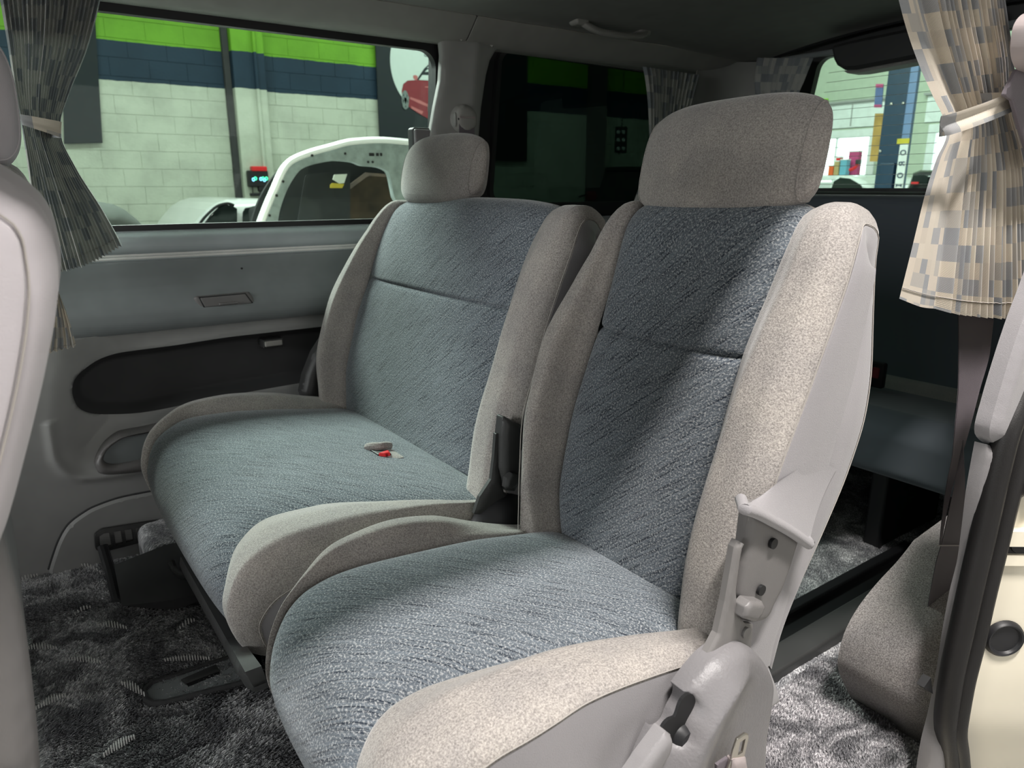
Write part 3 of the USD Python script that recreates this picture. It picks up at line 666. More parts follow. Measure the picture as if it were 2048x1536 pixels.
# parted lines in the pile, where rows of pale tuft backs show
rows_ = []
for (a0, b0), (a1, b1), w_ in (((28, 1168), (74, 1150), 9), ((164, 1130), (200, 1144), 9), ((196, 1250), (252, 1255), 13), ((52, 1296), (112, 1296), 13), ((138, 1318), (200, 1324), 14), ((244, 1366), (288, 1388), 20),
                               ((72, 1416), (130, 1390), 16), ((330, 1320), (418, 1317), 13), ((208, 1510), (268, 1474), 18), ((150, 1228), (180, 1214), 8), ((360, 1255), (388, 1240), 12)):
    n_ = int(max(6, math.hypot(a1 - a0, b1 - b0) / 5))
    for k in range(n_):
        t = k / (n_ - 1); px, py = a0 + (a1 - a0) * t, b0 + (b1 - b0) * t - 4 * math.sin(math.pi * t)
        hw = w_ * (.35 + .65 * math.sin(math.pi * min(max(t, .06), .94)))
        A_, B_ = onZ(px - 1, py - hw / 2, .024), onZ(px + 1, py + hw / 2, .019); rows_.append(tube([A_, (A_ + B_) / 2 + [0, 0, .003], B_], [.0012, .0018, .0012], 6))
add("parted_tufts", cat_(*rows_), "tuft", fl, kind="stuff", label="pale parted rows of tufts in the carpet pile")

# ---------------- far side wall (moulded panels)
def depth_panel(x, z):
    """How far the lower panel stands proud of y = WY, in metres."""
    xz = np.stack([x, z], -1)
    pts = shapely.points(x.ravel(), z.ravel())
    def sd(poly): d = shapely.distance(poly.boundary, pts); return np.where(contains_xy(poly, x.ravel(), z.ravel()), -d, d).reshape(x.shape)
    dQ = sd(SCOOP)
    d = .062 * (1 - sstep(0.0, .16, -dQ)) * (1 - .0 * z)
    d = d - .062 * .0
    lip = .010 * np.exp(-((dQ + .006) / .012) ** 2) * (z < .42)
    dP = sd(POCKET)
    d = d + lip - .055 * sstep(.004, -.028, dP)
    return d
SCOOP = sg.Polygon(np.vstack([smoothline(tY([(128, 600), (108, 700), (96, 790), (94, 860), (102, 910), (125, 943), (160, 956), (220, 951), (300, 938), (420, 912), (760, 850)], WY - .05), 80), [[3.2, .46], [3.2, .95]]]))
POCKET = sg.Polygon(np.vstack([smoothline(tY([(649, 653), (478, 672), (342, 692), (250, 704), (205, 714), (164, 735), (143, 758), (141, 780), (150, 804), (178, 823), (225, 829), (294, 824), (445, 794), (598, 767)], WY), 110), [[2.3, .40], [2.3, .585]]]))
gx = np.arange(-.42, 2.30, .0055); gz = np.arange(-.02, .6285, .0055)
A, B = np.meshgrid(gx, gz, indexing="ij")
# snap grid points to the pocket outline so that the two mouldings meet in a clean line
pts = shapely.points(A.ravel(), B.ravel()); bd = POCKET.boundary
dist = shapely.distance(bd, pts); near = dist < .0042
q = shapely.line_interpolate_point(bd, shapely.line_locate_point(bd, pts[near])); qa = np.array([[g.x, g.y] for g in q])
Af, Bf = A.ravel().copy(), B.ravel().copy(); Af[near], Bf[near] = qa[:, 0], qa[:, 1]
A, B = Af.reshape(A.shape), Bf.reshape(B.shape)
D = depth_panel(A, B)
V, F = gridmesh(np.stack([A, WY - D, B], -1), True)
cen = V[F].mean(1); inp = contains_xy(POCKET, cen[:, 0], cen[:, 2])
wf = thing("wall_far_side", "moulded grey side panels of the van below the far windows", "side panel", (.6, WY, 0), kind="structure")
def sub(V, F): u, inv = np.unique(F, return_inverse=True); return V[u], inv.reshape(F.shape)
def thick(V, F, y):
    n = len(V); e = np.vstack([F[:, [0, 1]], F[:, [1, 2]], F[:, [2, 0]]]); _, inv, cnt = np.unique(np.sort(e, 1), axis=0, return_inverse=True, return_counts=True)
    b = e[cnt[inv.ravel()] == 1]; W = V.copy(); W[:, 1] = y
    return np.vstack([V, W]), np.vstack([F, F[:, ::-1] + n, np.c_[b[:, 1], b[:, 0], b[:, 0] + n], np.c_[b[:, 1], b[:, 0] + n, b[:, 1] + n]])
add("lower_panel", thick(*sub(V, F[~inp]), WY + .066), "panel_grey", wf, smooth=50)
add("map_pocket", thick(*sub(V, F[inp]), WY + .066), "pocket_dark", wf, smooth=50, label="dark recessed map pocket")
zz = [.622, .624, .629, .640, .655, .672, .690, .708, .724, .742, .765, .790, .806, .8105]
yy = [.012, .022, .030, .040, .046, .047, .042, .030, .018, .010, .008, .010, .010, .004]
gxs = np.linspace(-1.6, 2.6, 90); zc = np.interp(np.linspace(0, 1, 60), np.linspace(0, 1, len(zz)), zz); yc = PchipInterpolator(zz, yy)(zc)
P = np.stack([np.stack([np.full(60, x), WY - yc * (.72 + .28 * float(sstep(.05, .35, x))) , zc], 1) for x in gxs])
add("upper_panel", sheet(P[:, ::-1], .004), "panel_fabric", wf, smooth=50)
add("panel_front", box(-1.6, -.42, WY - .03, WY + .01, -.02, .622, .01), "panel_grey", wf)
for z in (.8185, .8265):
    add("sill_line", tube([[-1.6, WY - .012, z], [2.6, WY - .012, z]], .0036, 8), "trim_white", wf)  # trim lines, with the window light they reflect put into the white
add("sill_strip", box(-1.6, 2.6, WY - .012, WY + .01, .811, .834, .003), "sill_grey", wf)
sill = [(WY - .010, .832), (WY - .018, .838), (WY - .020, .848), (WY - .012, .868), (WY + .006, .880), (WY + .03, .886)]
add("window_sill", sweepx(smoothline(sill, 24)[::-1], -1.6, 2.75, 2), "sill_grey", wf)
add("outer_skin", box(-1.6, 2.85, 2.25, 2.28, -.35, .88), "paint_cream", wf)
add("screw_hole", disc_y(onY(485, 537, WY - .02)[0], WY - .010, onY(485, 537, WY - .02)[2], .0035, .006, 12), "gasket", wf)
# latch plate (ashtray)
lt = thing("side_ashtray", "grey rectangular ashtray lid set in the far armrest panel", "ashtray lid", tuple(onY(450, 605, WY - .045)))
LY = WY - .040
add("bezel", pY(rpoly(tY([(384, 593), (497, 583), (518, 613), (402, 622)], LY), .006), LY, .010, .006), "hinge_grey", lt)
lid = add("lid", pY(rpoly(tY([(400, 596), (490, 588), (504, 606), (410, 614)], LY - .010), .002), LY - .0095, .003, .001), "hinge_grey", lt)
add("lid_gap", pY(rpoly(tY([(397, 594), (491, 586), (508, 608), (408, 617)], LY - .010)).difference(rpoly(tY([(400, 596), (490, 588), (504, 606), (410, 614)], LY - .010), .002)), LY - .0092, .0012, 0), "gasket", lt)
P0, P1 = onY(438, 609, LY - .013), onY(476, 604, LY - .013)
add("finger_grip", box(P0[0], P1[0], LY - .020, LY - .010, min(P0[2], P1[2]) - .002, max(P0[2], P1[2]) + .002, .003), "hinge_grey", lid)
# small lamp in pocket
pl = thing("pocket_lamp", "small pale lamp lens inside the dark map pocket", "lamp lens", tuple(onY(541, 685, WY - .0)))
P0, P1 = onY(526, 692, WY + .02), onY(560, 677, WY + .02)
add("lens", box(P0[0], P1[0], WY - .004, WY + .06, P0[2], P1[2], .004), "rail_grey", pl)
add("bezel", box(P0[0] - .004, P1[0] + .004, WY + .001, WY + .06, P0[2] - .004, P1[2] + .004, .003), "dark_plastic", pl)
# cup tray rim
cy_ = WY - .035
cup = thing("side_tray", "grey oval tray rim moulded into the lower far side panel", "tray", tuple(onY(250, 900, cy_)))
co = smoothline(tY([(330, 846), (289, 856), (245, 864), (216, 879), (196, 900), (187, 922), (192, 935), (208, 941), (240, 940), (276, 936), (340, 927)], cy_), 80)
ci = smoothline(tY([(330, 851), (289, 859), (250, 867), (222, 882), (206, 900), (203, 912), (212, 919), (232, 920), (276, 912), (340, 902)], cy_), 80)
add("rim", pY(sg.Polygon(co).buffer(0).difference(sg.Polygon(ci).buffer(0)), cy_ + .03, .080, .014, .008), "hinge_grey", cup)
add("insert", pY(sg.Polygon(ci).buffer(.002), cy_ + .02, .052, .002, .02), "panel_fabric", cup)
# wheel arch cover low on the far wall
wa = smoothline(tY([(97, 1136), (105, 1110), (118, 1075), (137, 1045), (161, 1026), (187, 1011), (247, 991), (330, 975), (520, 940)], WY - .055), 90)
add("arch_panel", pY(sg.Polygon(np.vstack([wa, [[wa[-1][0], -.02], [wa[0][0], -.02]]])).buffer(0), WY - .04, .034, .008, .02), "panel_grey", wf)
add("arch_gap", tube(np.c_[wa[:, 0], np.full(90, WY - .064), wa[:, 1]], .0035, 6), "pocket_dark", wf)

# ---------------- floor heater outlet under the bench
ht = thing("floor_heater", "dark heater outlet with slotted vent on the floor under the bench", "heater outlet", (.35, 2.0, 0))
VY = 2.10
vo = rpoly(tY([(188, 1066), (204, 1056), (330, 1036), (520, 1005), (520, 1046), (330, 1070), (210, 1100), (190, 1098)], VY), .012)
slots = []
for a in range(14):
    x = vo.bounds[0] + (.012 if a == 0 else .048 + .026 * (a - 1)); w = .026 if a == 0 else .018
    c = sg.box(x, vo.bounds[1] - .1, x + w, vo.bounds[3] + .1).intersection(vo.buffer(-.011)); slots.append(c)
add("vent_frame", pY(vo.difference(shapely.union_all(slots)), VY, .016, .005, .008), "dark_plastic", ht)
add("vent_back", pY(vo.buffer(-.004), VY + .03, .01, 0, .03), "gasket", ht)
add("housing", box(.22, 1.0, 1.93, 2.12, -.01, .10, .03), "carpet_plush", ht)
fr_ = [onY(205, 1092, 2.04), onZ(222, 1150, .03), onZ(236, 1205, .0), onZ(330, 1216, .0), [.62, 1.62, .0]]
add("frame_leg", tube(smoothline(fr_, 40), .013, 10), "black_plastic", ht)
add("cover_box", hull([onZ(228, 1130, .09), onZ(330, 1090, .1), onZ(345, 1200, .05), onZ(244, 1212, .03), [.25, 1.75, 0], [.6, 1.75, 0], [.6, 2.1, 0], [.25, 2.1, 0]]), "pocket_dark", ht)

# ---------------- far windows, pillar, rail, headliner
def ringwin(poly, y, inset, T=.018):
    return pY(poly.difference(poly.buffer(-inset, join_style=1)), y, T, 0, .3)
g1 = sg.Polygon([(-1.5, .882), (1.262, .882), (1.290, 1.462), (-1.5, 1.462)]).buffer(-.06).buffer(.06, quad_segs=10)
w1 = thing("window_1", "large green-tinted side window of the van facing the striped wall", "window", (0, WY + .03, .88), kind="structure")
add("glass", pY(g1.buffer(-.004), WY + .045, .004, 0, .3), "glass_green", w1)
g1i = sg.Polygon([(-1.48, .903), (1.248, .903), (1.272, 1.422), (-1.48, 1.422)]).buffer(-.05).buffer(.05, quad_segs=10)
add("gasket_frame", pY(g1.difference(g1i), WY + .042, .026, 0, .3), "gasket", w1)
g2 = sg.Polygon([(1.475, .93), (2.56, .93), (2.56, 1.452), (1.525, 1.466)]).buffer(-.06).buffer(.06, quad_segs=10)
w2 = thing("window_2", "dark privacy-tinted rear quarter window of the van", "window", (2.0, WY + .03, .93), kind="structure")
add("glass", pY(g2.buffer(-.004), WY + .045, .004, 0, .3), "glass_dark", w2)
add("gasket_frame", ringwin(g2, WY + .042, .016), "gasket", w2)
# outer body strips between the windows (behind the trims)
body = sg.Polygon([(-1.6, .84), (2.85, .84), (2.85, 1.56), (-1.6, 1.56)]).difference(g1.buffer(-.01)).difference(g2.buffer(-.01))
add("body_frame", (lambda V, F: (np.c_[V[:, 0], WY + .075 - V[:, 2], V[:, 1]], F))(*puff(body, .025, 0, .2)), "gasket", wf)
pp = tY([(884, 88), (886, 110), (883, 160), (872, 215), (864, 262), (856, 330), (851, 430), (960, 430), (957, 330), (958, 290), (964, 215), (974, 150), (982, 120), (994, 100), (1016, 91), (1016, 80), (884, 68)], WY - .03)
tr1 = thing("trim_1", "grey plastic pillar trim between the clear and the tinted side window", "pillar trim", (1.33, WY, .9), kind="structure")
V, F = puff(sg.Polygon(pp).buffer(0), .026, .012, .014)
xr = np.interp(V[:, 1], [.9, 1.5], [1.325, 1.40]); off = np.where(V[:, 2] > .004, .014 * np.exp(-np.abs(V[:, 0] - xr) / .05), 0)
add("pillar_cover", (np.c_[V[:, 0], WY - .004 - V[:, 2] - off, V[:, 1]], F), "pillar_grey", tr1)
for px, py, w in ((916, 75, 14), (978, 88, 12)):
    c = onY(px, py, WY - .035); add("torn_edge", hull([c + [0, 0, 0], c + [w * .0013, -.002, -.002], c + [w * .0006, -.006, -.010], c + [w * .001, .004, .004]]), "trim_white", tr1)
# roof rail trim, front and rear lengths
def railp(o): return smoothline([(WY + .010, 1.442), (WY - .016 - o, 1.444), (WY - .034 - o, 1.452), (WY - .062 - o, 1.475), (WY - .088 - o, 1.500), (WY - .102, 1.5145)], 24)
tr2 = thing("trim_2", "pale grey roof rail trim above the far windows", "roof rail", (.5, WY, 1.45), kind="structure")
add("rail_cover", sweepx(railp(0), X0, 1.352, 6, .004), "rail_grey", tr2)
add("rail_cover", sweepx(railp(.004), 1.356, 2.80, 6, .004), "rail_grey", tr2)
add("rail_joint", sweepx(railp(-.004), 1.350, 1.358, 2, .004), "gasket", tr2)
cq = [onY(953, 52, WY - .05), onY(976, 54, WY - .05), onY(976, 72, WY - .05), onY(953, 69, WY - .05)]
cq = np.array(cq); nrm = np.array([0, -.72, -.69])
add("rail_cap", hull(np.vstack([cq, cq + nrm * .006])), "rail_grey", tr2)
for a in range(4): add("cap_seam", tube([cq[a] + nrm * .004, cq[(a + 1) % 4] + nrm * .004], .0018, 6), "dark_plastic", tr2)
# headliner
def ceil_z(x, y):
    s = (y - 1.27) / .81
    return 1.516 + .055 * (1 - np.abs(s) ** 2.2) - .016 * sstep(2.1, 2.75, x) * np.abs(s) ** 2
xs, ys = np.linspace(X0, 2.74, 60), np.linspace(.46, WY - .103, 40)
A, B = np.meshgrid(xs, ys, indexing="ij")
HP = np.stack([A, B, ceil_z(A, B)], -1)
hl = thing("ceiling", "grey fabric headliner on the ceiling of the van", "headliner", (.6, 1.3, 1.5), kind="structure")
add("headliner", sheet(HP[:, ::-1], .015), "headliner", hl, smooth=True)
add("roof_skin", box(X0, 2.85, .40, 2.24, 1.60, 1.63, .01), "paint_cream", hl)
edge = np.array([[2.745, y, float(ceil_z(2.745, y)) - .002] for y in ys])
add("rear_edge_bead", tube(edge, .007, 8), "gasket", hl)
add("near_roof_rail", box(X0, 2.8, .395, .475, 1.45, 1.62, .02), "rail_grey", hl)
# grab handle and its hollow
gh = thing("grab_handle", "grey folding grab handle on the far edge of the headliner", "grab handle", (1.85, 1.98, 1.52))
def hp(px, py, d=0): return onZ(px, py, 1.528) + [0, 0, d]
A0, A1 = onY(1158, 44, 2.0), onY(1283, 66, 2.0)
add("handle_bar", tube(smoothline([A0 + [0, .005, .010], A0 + [.02, -.012, -.008], A0 + [.09, -.022, -.026], (A0 + A1) / 2 + [0, -.026, -.026], A1 + [-.08, -.024, -.022], A1 + [-.005, -.016, -.006], A1 + [.01, .0, .012]], 50), .0115, 12, flat=1.25), "rail_grey", gh)
for c, n in ((A0, -1), (A1, 1)):
    add("end_cap", box(c[0] - .028, c[0] + .028, c[1] - .024, c[1] + .024, c[2] - .012, c[2] + .025, .012), "rail_grey", gh)

# belt guide on the pillar
GX = onY(931, 238, WY - .05)
bg = thing("belt_guide", "round grey belt guide with dark slot on the far pillar trim", "belt guide", tuple(GX))
g = np.linspace(0, 2 * np.pi, 40, endpoint=False)
add("cover", pY(sg.Polygon(np.c_[GX[0] + .048 * np.cos(g), GX[2] + .046 * np.sin(g)]), WY - .030, .036, .024, .006), "rail_grey", bg)
sl = [onY(916, 236, WY - .062), onY(951, 238, WY - .062)]
add("slot", box(sl[0][0], sl[1][0], WY - .0635, WY - .05, sl[0][2] - .007, sl[0][2] + .001, .002), "gasket", bg)
add("roller", tube([sl[0] + [.004, -.003, .003], sl[1] + [-.004, -.003, .003]], .0035, 8), "anchor", bg)
add("side_clip", pY(sg.Polygon(np.c_[GX[0] - .042 + .006 * np.cos(g), GX[2] - .004 + .022 * np.sin(g)]), WY - .045, .016, .005, .003), "pillar_grey", bg)
add("webbing", hull([sl[0] + [.004, .002, -.004], sl[1] + [-.004, .002, -.004], sl[0] + [.006, .006, -.16], sl[1] + [-.002, .006, -.16], sl[0] + [.004, -.0005, -.004], sl[1] + [-.004, -.0005, -.004]]), "belt", bg)
# driver side tab seen at the right lower corner of window 1
wl_ = thing("window_catch", "black and pale window catch beside the small headrest", "window catch", tuple(onY(845, 262, WY)))
P0, P1 = onY(826, 275, WY - .01), onY(866, 256, WY - .01)
add("block", box(P0[0], P1[0] + .02, WY - .012, WY + .03, P0[2] - .06, P1[2], .01), "gasket", wl_)
P0, P1 = onY(831, 275, WY - .02), onY(868, 258, WY - .02)
add("plate", box(P0[0], P1[0], WY - .018, WY + .0, P0[2] - .06, P1[2] - .002, .006), "trim_grey", wl_)

# ---------------- rear end of the van
RXW = 2.80
rw = thing("wall_rear", "dark rear gate frame around the rear window of the van", "rear gate", (RXW, 1.3, 0), kind="structure")
wo = sg.Polygon([(.72, .998), (1.90, .998), (1.815, 1.492), (.80, 1.492)]).buffer(-.05).buffer(.05, quad_segs=8)
V, F = puff(sg.box(.36, -.1, 2.26, 1.62).difference(wo), .03, .006, .12)
add("gate_frame", (np.c_[RXW + .02 - V[:, 2], V[:, 0], V[:, 1]], F[:, ::-1]), "dark_plastic", rw)
add("gate_trim", box(RXW - .06, RXW + .0, .5, 2.05, .30, .985, .035), "dark_plastic", rw)
add("header_lip", box(RXW - .035, RXW - .005, .6, 1.98, 1.495, 1.515, .008), "panel_fabric", rw)
w5 = thing("window_3" if False else "window_5", "rear window of the van with fine heater lines", "window", (RXW, 1.3, 1.0), kind="structure")
V, F = puff(wo.buffer(.01), .004, 0, .2)
add("glass", (np.c_[RXW + .03 - V[:, 2], V[:, 0], V[:, 1]], F[:, ::-1]), "glass_rear", w5)
for k in range(13):
    z = 1.012 + k * .0355
    add("heater_line", tube([[RXW + .022, .80, z], [RXW + .022, 1.86 - .17 * (z - 1), z]], .0009, 5), "heater", w5)
# brake lamp housing hung at the top of the rear window
bl = thing("brake_lamp_housing", "dark brake lamp housing at the top of the rear window", "brake lamp", (2.72, 1.45, 1.46))
hx = 2.70
prof = [(hx - .03, 1.442), (hx + .09, 1.436), (hx + .09, 1.50), (hx - .03, 1.512)]
bp = rpoly(tX([(1663, 92), (1668, 118), (1674, 130), (1690, 140), (1712, 139), (1830, 117), (1990, 92), (1990, 20), (1830, 55), (1700, 82)], hx), .006)
add("housing", pX(bp, hx + .09, .10, .012, .02), "dark_plastic", bl)
bq = rpoly(tX([(1684, 141), (1712, 139), (1830, 117), (1985, 92), (1985, 99), (1830, 124), (1714, 145), (1692, 146)], hx), .001)
add("lens", pX(bq, hx + .085, .08, .004, .02), "rail_grey", bl)
# rear corner pillar on the far side
crn = [(2.45, WY - .012), (2.58, WY - .03), (2.68, WY - .08), (2.735, WY - .16), (2.76, WY - .24)]
cz = np.linspace(.0, 1.50, 20); cl_ = smoothline(crn, 24)
P = np.stack([np.stack([cl_[:, 0], cl_[:, 1] - .035 * sstep(1.3, 1.5, z), np.full(24, z)], 1) for z in cz])
add("corner_trim", sheet(P, .006), "pillar_grey", rw, smooth=True)
ls = smoothline([onX(1474, 200, 2.70), onX(1478, 180, 2.70), onX(1488, 164, 2.70), onX(1502, 156, 2.70)], 24)
add("corner_strip", tube(ls + [0, 0, 0], .009, 10, flat=1.8), "trim_grey", rw)
# ---------------- near side rear quarter (beyond the door opening)
wn = thing("wall_near_side", "near rear quarter of the van behind the door pillar", "side panel", (2.0, .40, 0), kind="structure")
nq = sg.box(1.46, .0, 2.80, 1.58).difference(sg.box(1.62, .92, 2.6, 1.42).buffer(-.05).buffer(.05))
add("quarter_panel", pY(nq, .455, .02, 0, .2, back=True), "panel_grey", wn)
add("quarter_glass", box(1.60, 2.61, .460, .464, .91, 1.43), "glass_dark", wn)
add("front_door_skin", box(-1.6, -.45, .36, .40, -.35, .86, .02), "paint_cream", wn)
add("firewall", box(-1.66, -1.6, .36, 2.28, -.35, .80), "dark_plastic", wn)
add("door_sill", box(-.45, 1.25, .34, .42, -.35, -.015, .02), "paint_cream", wn)
# ---------------- door pillar, seals, painted jamb
def py_(z): return .400 + .10 * float(sstep(.75, 1.35, z)) 
def pill(px, y=None):
    out = []
    for a, b in px:
        p = onY(a, b, .40); p = onY(a, b, py_(p[2])) if y is None else onY(a, b, y); out.append(p)
    return np.array(out)
dp = thing("trim_3", "pale grey door pillar trim at the right edge beside the seat belt", "pillar trim", (1.12, .42, 0), kind="structure")
up_l = [(2075, 480), (2048, 560), (2018, 640), (1990, 725), (1968, 800), (1955, 850), (1955, 868)]
up_r = [(2120, 520), (2088, 640), (2060, 720), (2030, 790), (2004, 850), (1991, 890)]
pu = np.vstack([smoothline(tY(up_l, .42), 40), smoothline(tY([(1955, 868), (1962, 879), (1991, 890)], .42), 8)[1:], smoothline(tY(up_r, .42), 40)[::-1]])
add("upper_cover", pY(sg.Polygon(pu).buffer(0), .424, .034, .014, .010), "vinyl", dp)
lo_l = [(1957, 884), (1940, 960), (1922, 1080), (1905, 1200), (1893, 1300), (1884, 1400), (1880, 1560)]
lo_r = [(1991, 896), (1965, 1000), (1945, 1090), (1925, 1180), (1905, 1270), (1890, 1345), (1877, 1450), (1880, 1580)]
lo_l2 = [(1955, 884), (1941, 960), (1928, 1060), (1920, 1120), (1903, 1190), (1890, 1260), (1878, 1340), (1862, 1420), (1845, 1490), (1835, 1560)]
pl_ = np.vstack([smoothline(tY(lo_l2, .42), 60), smoothline(tY(lo_r, .42), 60)[::-1]])
add("lower_cover", pY(sg.Polygon(pl_).buffer(0), .424, .032, .016, .010), "trim_grey", dp)
add("fixing_clip", hull([onY(a, b, .41) + [0, d, 0] for a, b in ((1848, 1375), (1862, 1355), (1866, 1388)) for d in (0, .012)]), "gasket", dp)
sl_ = thing("trim_4", "black double rubber door seal running down the door pillar", "door seal", (1.15, .39, 0), kind="structure")
sealA = [(2125, 560), (2096, 660), (2070, 730), (2040, 800), (2012, 870), (1990, 960), (1968, 1060), (1945, 1160), (1925, 1250), (1905, 1340), (1893, 1420), (1895, 1500), (1905, 1600)]
sealB = [(2160, 590), (2125, 690), (2098, 760), (2068, 830), (2040, 905), (2014, 1000), (1990, 1100), (1968, 1190), (1948, 1280), (1926, 1370), (1914, 1440), (1918, 1510), (1930, 1600)]
LA, LB = smoothline([onY(a, b, .395) for a, b in sealA], 90), smoothline([onY(a, b, .385) for a, b in sealB], 90)
add("inner_bead", tube(LA, .0155, 14, flat=1.15), "rubber", sl_)
add("outer_bead", tube(LB, .0150, 14, flat=1.1), "rubber", sl_)
add("seal_web", sheet(np.stack([LA + [0, .012, 0], LB + [.012, .016, 0]], 1)[:, ::-1], .006), "gasket", sl_)
jb = thing("door_jamb", "cream painted door jamb with a black plug at the right edge", "door jamb", (1.35, .37, -.3), kind="structure")
JD, JN = np.array([.80, -.60, 0]), np.array([-.60, -.80, 0])      # the jamb runs out and back from the seal; its face looks forward and out
LBz = LB[::-1]; LBz = LBz[np.argsort(LBz[:, 2])]
def jamb(k, z, o=0.0):
    return np.array([np.interp(z, LBz[:, 2], LBz[:, 0]) + .008, .394, z]) + JD * k + JN * o
def jpx(px, py):
    best = min(((np.hypot(*(np.array([CX + FPX * (q @ RT) / (q @ FW), CY - FPX * (q @ UP) / (q @ FW)]) - [px, py])), k, z) for k in np.arange(0, .3, .004) for z in np.arange(0, .9, .006) for q in [jamb(k, z) - EYE]))
    return best[1], best[2]
zs_ = np.linspace(-.32, .98, 60); ks_ = np.linspace(-.004, .34, 24)
add("jamb_panel", gridmesh(np.array([[jamb(k, z) for z in zs_] for k in ks_])), "paint_cream", jb, smooth=True)
def jrail(z0, z1, o0, o1, k0, name, m):
    P = [np.array([jamb(k, z, o) for z in (z0, z1) for o in (o0, o1)]) for k in np.linspace(k0, .34, 2)]
    add(name, hull(np.vstack(P)), m, jb)
k_, z_ = jpx(2004, 1275)
add("drain_plug", lathe([(0, .004), (.022, .004), (.0245, .008), (.027, .009), (.030, .006), (.0315, 0)], jamb(k_, z_), JN, 40), "black_plastic", jb)
k_, z_ = jpx(2010, 1096)
jrail(z_ + .012, z_ + .036, -.002, .016, .012, "rail_lip", "paint_cream"); jrail(z_ - .006, z_ + .012, -.001, .0015, .010, "rail_slot", "pocket_dark"); jrail(z_ - .022, z_ - .006, -.002, .010, .008, "rail_lower", "paint_cream")
k_, z_ = jpx(2012, 1085); add("rail_roller", lathe([(0, .003), (.012, .003), (.013, 0)], jamb(k_ + .02, z_ - .004, .002), JN, 18), "black_plastic", jb)
k_, z_ = jpx(2030, 962); c = jamb(k_, z_)
bs = thing("door_bumper", "black ribbed rubber door bumper on the cream jamb", "bumper", tuple(c))
add("plate", hull([jamb(k_ + a, z_ + b, o) for a in (-.012, .004) for b in (-.026, .055) for o in (0, .006)]), "rubber", bs)
add("cone", lathe([(0, .034), (.006, .034), (.016, .022), (.009, .017), (.019, .009), (.011, .0)], jamb(k_ - .002, z_ - .004, .004), JN + np.array([.9, .1, 0]), 24), "rubber", bs)
add("bolt", hull([jamb(k_ + a, z_ + b, o) for a in (-.009, .001) for b in (.032, .044) for o in (.004, .014)]), "gasket", bs)

# ---------------- carpeted wheel arch, rails and mat near the door
wap = smoothline(tY([(1880, 1100), (1850, 1140), (1800, 1197), (1762, 1250), (1738, 1300), (1727, 1345), (1740, 1400), (1772, 1455), (1802, 1500), (1840, 1530)], .55), 60)
wap = sg.Polygon(np.vstack([wap, [[1.9, -.04], [1.9, .38]]])).buffer(0)
V, F = puff(wap, .16, .05, .02)
solo("wheel_arch", "grey loop-carpet covered wheel arch hump beside the door pillar", "wheel arch", (np.c_[V[:, 0], .60 - V[:, 2], V[:, 1]], F), "carpet_loop", kind="structure")
rl = thing("seat_rail", "long black sunken seat rail on the floor behind the single seat", "seat rail", (1.5, .82, 0))
add("rail_edge", box(.95, 2.02, .855, .885, -.01, .022, .006), "black_plastic", rl)
add("channel", box(.95, 2.02, .80, .855, -.01, .006, .002), "gasket", rl)
add("rail_cover", box(.95, 2.02, .735, .80, -.01, .026, .008), "dark_plastic", rl)
mo = smoothline(np.vstack([tZ([(1560, 1400), (1600, 1365), (1660, 1335), (1700, 1327), (1722, 1345), (1738, 1390), (1762, 1440), (1795, 1500), (1800, 1560)], .012), [[.9, .46], [.9, .72]]]), 100)
mp = sg.Polygon(mo).buffer(0)
mt = thing("floor_mat", "light crumpled plush floor mat behind the single seat by the door", "floor mat", (1.2, .6, 0))
def mz(x, y): 
    p = np.stack([x, y, np.zeros_like(x)], -1); return .024 + .016 * (meshkit.fbm(p * [14, 14, 1], 3, 8) - .5)
V, F = puff(mp, .024, .012, .006); V = np.c_[V[:, 0], V[:, 1], np.where(V[:, 2] > 1e-6, V[:, 2] - .024 + mz(V[:, 0], V[:, 1]), .001)]
add("mat_base", (V, F), "carpet_mat", mt)
pile(mp.bounds[0], mp.bounds[2], mp.bounds[1], mp.bounds[3], 60000, "mat_pile", "carpet_mat", mt, .014, mz, lambda x, y: contains_xy(mp, x, y))

